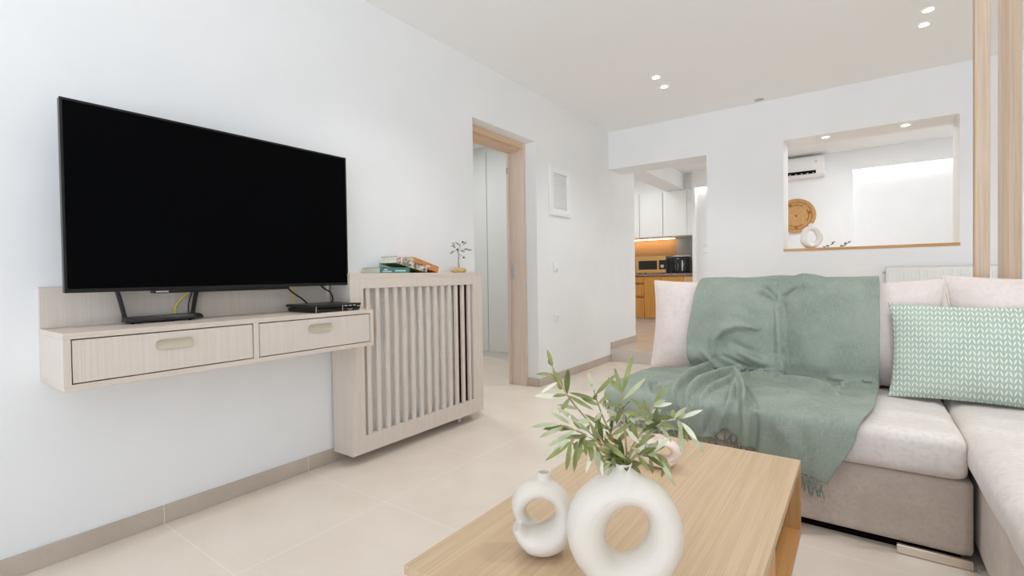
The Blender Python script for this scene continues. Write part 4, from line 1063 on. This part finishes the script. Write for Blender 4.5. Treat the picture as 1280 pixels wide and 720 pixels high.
# ------------------------------------------------------------------ olive branches
#BR_BEGIN
BR = [
('reaching highest toward the doorway', [(2.006, 0.941, 0.641), (1.982, 0.909, 0.69), (1.959, 0.879, 0.742), (1.931, 0.846, 0.795), (1.92, 0.824, 0.835), (1.916, 0.808, 0.862)], [((1.916, 0.808, 0.862), (1.908, 0.803, 0.888)), ((1.912, 0.819, 0.844), (1.888, 0.8, 0.848)), ((1.918, 0.823, 0.829), (1.898, 0.807, 0.811)), ((1.927, 0.842, 0.798), (1.889, 0.814, 0.798)), ((1.927, 0.842, 0.802), (1.964, 0.87, 0.773)), ((1.946, 0.857, 0.773), (1.917, 0.834, 0.782)), ((1.959, 0.879, 0.742), (1.976, 0.892, 0.7))]),
('sweeping out level toward the television', [(2.006, 0.941, 0.641), (1.992, 0.904, 0.686), (1.964, 0.857, 0.725), (1.946, 0.817, 0.747), (1.942, 0.788, 0.76)], [((1.942, 0.788, 0.76), (1.905, 0.76, 0.761)), ((1.939, 0.812, 0.751), (1.903, 0.784, 0.733)), ((1.946, 0.818, 0.755), (1.92, 0.798, 0.773)), ((1.956, 0.825, 0.744), (1.912, 0.791, 0.721)), ((1.958, 0.827, 0.758), (1.928, 0.805, 0.782)), ((1.964, 0.857, 0.725), (1.928, 0.83, 0.721)), ((1.955, 0.851, 0.74), (1.936, 0.837, 0.764)), ((1.973, 0.864, 0.72), (1.948, 0.846, 0.74))]),
('drooping over the small twisted vase', [(2.006, 0.941, 0.641), (1.996, 0.907, 0.675), (1.976, 0.866, 0.705), (1.962, 0.829, 0.728), (1.958, 0.8, 0.732)], [((1.958, 0.8, 0.732), (1.945, 0.789, 0.676)), ((1.963, 0.803, 0.732), (1.919, 0.769, 0.7)), ((1.958, 0.826, 0.722), (1.947, 0.817, 0.665)), ((1.965, 0.831, 0.717), (1.958, 0.825, 0.687)), ((1.971, 0.836, 0.72), (1.989, 0.849, 0.686)), ((1.973, 0.863, 0.702), (1.968, 0.859, 0.659)), ((1.956, 0.798, 0.735), (1.926, 0.775, 0.709)), ((1.98, 0.869, 0.698), (1.985, 0.872, 0.655)), ((1.97, 0.862, 0.708), (1.958, 0.852, 0.693))]),
('short and drooping at the vase neck', [(2.006, 0.941, 0.641), (1.999, 0.926, 0.665), (1.994, 0.911, 0.673), (1.99, 0.898, 0.664)], [((1.99, 0.898, 0.664), (1.972, 0.884, 0.645)), ((1.995, 0.901, 0.66), (1.987, 0.895, 0.642)), ((1.996, 0.923, 0.654), (2.006, 0.93, 0.63)), ((1.998, 0.925, 0.657), (1.983, 0.912, 0.628)), ((1.993, 0.921, 0.66), (1.974, 0.907, 0.665))]),
('upright with one tall pale leaf', [(2.006, 0.941, 0.641), (2.005, 0.946, 0.684), (2.0, 0.947, 0.731), (1.996, 0.95, 0.771), (1.995, 0.954, 0.794)], [((1.995, 0.954, 0.794), (2.012, 0.968, 0.859)), ((1.995, 0.954, 0.791), (1.986, 0.948, 0.834)), ((1.997, 0.951, 0.779), (2.023, 0.972, 0.822)), ((1.999, 0.952, 0.766), (1.962, 0.924, 0.77)), ((2.001, 0.948, 0.74), (2.026, 0.968, 0.763)), ((2.002, 0.949, 0.723), (2.019, 0.961, 0.691)), ((1.998, 0.951, 0.755), (1.983, 0.939, 0.731)), ((2.001, 0.948, 0.735), (1.987, 0.937, 0.707))]),
('upright leaning back toward the doorway', [(2.006, 0.941, 0.641), (1.991, 0.935, 0.684), (1.968, 0.923, 0.74), (1.954, 0.919, 0.78), (1.948, 0.919, 0.799)], [((1.948, 0.919, 0.799), (1.935, 0.91, 0.835)), ((1.952, 0.917, 0.79), (1.982, 0.94, 0.828)), ((1.953, 0.918, 0.78), (1.913, 0.888, 0.797)), ((1.957, 0.92, 0.772), (1.978, 0.937, 0.791)), ((1.964, 0.92, 0.756), (1.948, 0.908, 0.724)), ((1.971, 0.926, 0.735), (1.997, 0.946, 0.761)), ((1.977, 0.929, 0.719), (1.948, 0.909, 0.749)), ((1.981, 0.928, 0.709), (2.006, 0.948, 0.733))]),
('arching toward the sofa with a long pale tip', [(2.006, 0.941, 0.641), (2.011, 0.96, 0.681), (2.027, 0.986, 0.718), (2.036, 1.008, 0.752), (2.035, 1.021, 0.759)], [((2.035, 1.021, 0.759), (2.059, 1.04, 0.794)), ((2.035, 1.021, 0.756), (2.06, 1.041, 0.762)), ((2.032, 1.005, 0.748), (2.0, 0.981, 0.768)), ((2.029, 1.003, 0.739), (1.999, 0.979, 0.728)), ((2.028, 0.987, 0.729), (2.058, 1.011, 0.75)), ((2.023, 0.983, 0.713), (2.04, 0.996, 0.729)), ((2.02, 0.981, 0.702), (1.997, 0.963, 0.702)), ((2.022, 0.968, 0.701), (2.04, 0.981, 0.681))]),
('reaching out level over the table toward the sofa', [(2.006, 0.941, 0.641), (2.012, 0.957, 0.674), (2.038, 0.988, 0.711), (2.069, 1.023, 0.736), (2.082, 1.044, 0.733)], [((2.082, 1.044, 0.733), (2.117, 1.071, 0.75)), ((2.075, 1.039, 0.731), (2.022, 0.999, 0.736)), ((2.079, 1.042, 0.73), (2.106, 1.062, 0.707)), ((2.082, 1.044, 0.726), (2.077, 1.039, 0.668)), ((2.085, 1.046, 0.724), (2.111, 1.065, 0.667)), ((2.086, 1.047, 0.728), (2.098, 1.055, 0.683)), ((2.072, 1.025, 0.734), (2.091, 1.041, 0.757)), ((2.055, 1.001, 0.724), (2.072, 1.013, 0.694)), ((2.046, 0.994, 0.716), (2.069, 1.012, 0.717)), ((2.042, 0.991, 0.711), (2.017, 0.972, 0.718))]),
('dipping low past the vase shoulder', [(2.006, 0.941, 0.641), (2.017, 0.954, 0.665), (2.036, 0.973, 0.669), (2.055, 0.993, 0.664), (2.064, 1.004, 0.646)], [((2.064, 1.004, 0.646), (2.062, 1.001, 0.619)), ((2.058, 0.994, 0.661), (2.066, 1.0, 0.638)), ((2.05, 0.989, 0.668), (2.077, 1.008, 0.628)), ((2.045, 0.98, 0.672), (2.07, 0.999, 0.701)), ((2.036, 0.973, 0.672), (2.059, 0.991, 0.682)), ((2.031, 0.969, 0.669), (2.01, 0.954, 0.683)), ((2.053, 0.991, 0.664), (2.073, 1.005, 0.615)), ((2.041, 0.977, 0.669), (2.051, 0.984, 0.633)), ((2.027, 0.962, 0.668), (2.046, 0.977, 0.69))])]
rl = random.Random(5)
for nm, pts, lvs in BR:
    t = thing('olive_branch', 'olive branch in the large ring vase, '+nm, 'branch', pts[0], 'olive branches in the large ring vase')
    b = NB(); sp = spline([Vector(pts[0])-Vector((0,0,.02))]+pts, 6); tube(b, sp, [.0026-.0014*i/len(sp) for i in range(len(sp))], 7); obj('stem', b, M['stem'], t, smooth=True)
    b = NB()
    for k, (p, q) in enumerate(lvs):
        p = Vector(p); q = Vector(q); d_ = q-p; jit = Vector((rl.uniform(-1,1), rl.uniform(-1,1), rl.uniform(-.5,.5)))*d_.length*.18
        d_ = d_+jit; n_ = Vector((rl.uniform(.0,.8), -1, rl.uniform(.2,1.2)))
        leafblade(b, p, d_, n_, d_.length*1.15, .0055+.065*d_.length*rl.uniform(.9,1.3), rl.choice((0,0,1,1,2)), rl.uniform(-.06,.16))
        if k % 2 == 0:                                    # a smaller leaf on the other side of the node
            e_ = d_.reflect(Vector((rl.uniform(-1,1), rl.uniform(-1,1), .3)).normalized())*.6
            leafblade(b, p, e_, n_, e_.length, .0085+.05*e_.length, rl.choice((0,1,2)), .1)
    for k in range(9):                                    # smaller leaves close to the neck, darker
        f_i = rl.uniform(.22, .8); p = sp[int(f_i*(len(sp)-1))]; ax = (sp[-1]-sp[0]).normalized()
        d_ = (ax*rl.uniform(.2,1)+Vector((rl.uniform(-1,1), rl.uniform(-.7,.7), rl.uniform(-.9,.5)))).normalized(); L_ = rl.uniform(.034,.058)
        leafblade(b, p, d_, Vector((rl.uniform(-.4,.6), -1, rl.uniform(.1,1.2))), L_, L_*.20+.001, rl.choice((0,0,0,1,3,3)), rl.uniform(-.05,.2))
    obj('leaves', b, [M['leafg'], M['leafs'], M['leafl'], M['leafd']], t)
#BR_END

# ------------------------------------------------------------------ camera
cam = bpy.data.cameras.new('camera'); co = bpy.data.objects.new('camera', cam); C.objects.link(co)
f_, yaw, pit, roll, ppy, cx, ch, ppx = 613.0013, .6479, -.0163, -.0155, 354.4476, 2.3849, 1.0359, 613.8003
fw = Vector((-math.sin(yaw)*math.cos(pit), math.cos(yaw)*math.cos(pit), math.sin(pit)))
r0 = Vector((math.cos(yaw), math.sin(yaw), 0)); u0 = r0.cross(fw)
r1 = r0*math.cos(roll)+u0*math.sin(roll); u1 = -r0*math.sin(roll)+u0*math.cos(roll)
co.matrix_world = Matrix(((r1.x,u1.x,-fw.x,cx),(r1.y,u1.y,-fw.y,0),(r1.z,u1.z,-fw.z,ch),(0,0,0,1)))
cam.sensor_width = 36; cam.sensor_fit = 'HORIZONTAL'; cam.lens = f_/1280*36
cam.shift_x = (640-ppx)/1280; cam.shift_y = (ppy-360)/1280; cam.clip_start = .02
bpy.context.scene.camera = co

# ------------------------------------------------------------------ light
W = bpy.data.worlds.new('sky'); bpy.context.scene.world = W; W.use_nodes = True
bg = W.node_tree.nodes['Background']; wn = W.node_tree                 # cool sky above, brighter lower half added to lift the ceiling
wtc = N(wn, 'ShaderNodeTexCoord'); wsp = N(wn, 'ShaderNodeSeparateXYZ'); wn.links.new(wtc.outputs['Generated'], wsp.inputs[0])
wmr = N(wn, 'ShaderNodeMapRange'); wmr.inputs['From Min'].default_value = -.04; wmr.inputs['From Max'].default_value = .04; wn.links.new(wsp.outputs['Z'], wmr.inputs['Value'])
wmx = N(wn, 'ShaderNodeMix', data_type='RGBA'); wn.links.new(wmr.outputs[0], wmx.inputs['Factor'])
wmx.inputs['A'].default_value = (4.0,4.38,4.95,1); wmx.inputs['B'].default_value = (1.35,1.57,1.90,1)
wn.links.new(wmx.outputs['Result'], bg.inputs['Color']); bg.inputs['Strength'].default_value = 1.0
def portal(loc, rot, sx, sy):
    l = bpy.data.lights.new('window_portal', 'AREA'); l.shape = 'RECTANGLE'; l.size = sx; l.size_y = sy; l.cycles.is_portal = True
    o = bpy.data.objects.new('window_portal', l); C.objects.link(o); o.location = loc; o.rotation_euler = rot
portal((2.95,YR-.05,1.225), (PI/2,0,0), 5.3, 2.45)
portal((XR+.05,-1.7,1.25), (0,PI/2,0), 2.2, .8)
portal((XR+.05,7.25,1.62), (0,PI/2,0), 1.45, 1.9)
def lamp(name, loc, power, size, rgb=(1,.96,.9)):
    l = bpy.data.lights.new(name, 'AREA'); l.shape = 'DISK'; l.size = size; l.energy = power; l.color = rgb
    o = bpy.data.objects.new(name, l); C.objects.link(o); o.location = loc
lamp('corridor_fill', (-1.4,3.6,H-.02), 20, .5, (.95,.97,1))  # unseen area light added to fill the corridor
lamp('kitchen_fill', (-.62,7.6,H-.02), 8, .5, (.95,.97,1))  # unseen fill added over the kitchen
lamp('dining_fill', (2.4,7.0,H-.02), 22, .6, (.94,.97,1))  # unseen fill added to brighten the dining side
def spot(loc, power, ang=125, rgb=(.97,.98,1.0)):
    l = bpy.data.lights.new('ceiling_spot_and_fill', 'SPOT'); l.energy = power; l.color = rgb; l.spot_size = math.radians(ang); l.spot_blend = 1; l.shadow_soft_size = .06
    o = bpy.data.objects.new('ceiling_spot_and_fill', l); C.objects.link(o); o.location = loc
for lx in (.987, 2.726, 4.45):  # first two far spots serve the modelled downlights; the rest are added, unseen
    for ly, pw in ((1.9, 44), (4.34, 46)): spot((lx,ly,H-.03), pw, rgb=(.93,.965,1.0))
spot((-.6,7.2,H-.03), 13, 150, (1,.98,.95)); spot((2.3,6.8,H-.03), 34, 150)  # unseen spots added to brighten kitchen and dining side

sc = bpy.context.scene
sc.view_settings.view_transform = 'Standard'; sc.view_settings.look = 'None'; sc.view_settings.gamma = 1; sc.view_settings.use_curve_mapping = False
sc.view_settings.exposure = 0.17
sc.cycles.max_bounces = 10; sc.cycles.diffuse_bounces = 8; sc.cycles.use_denoising = True
sc.cycles.sample_clamp_indirect = 8
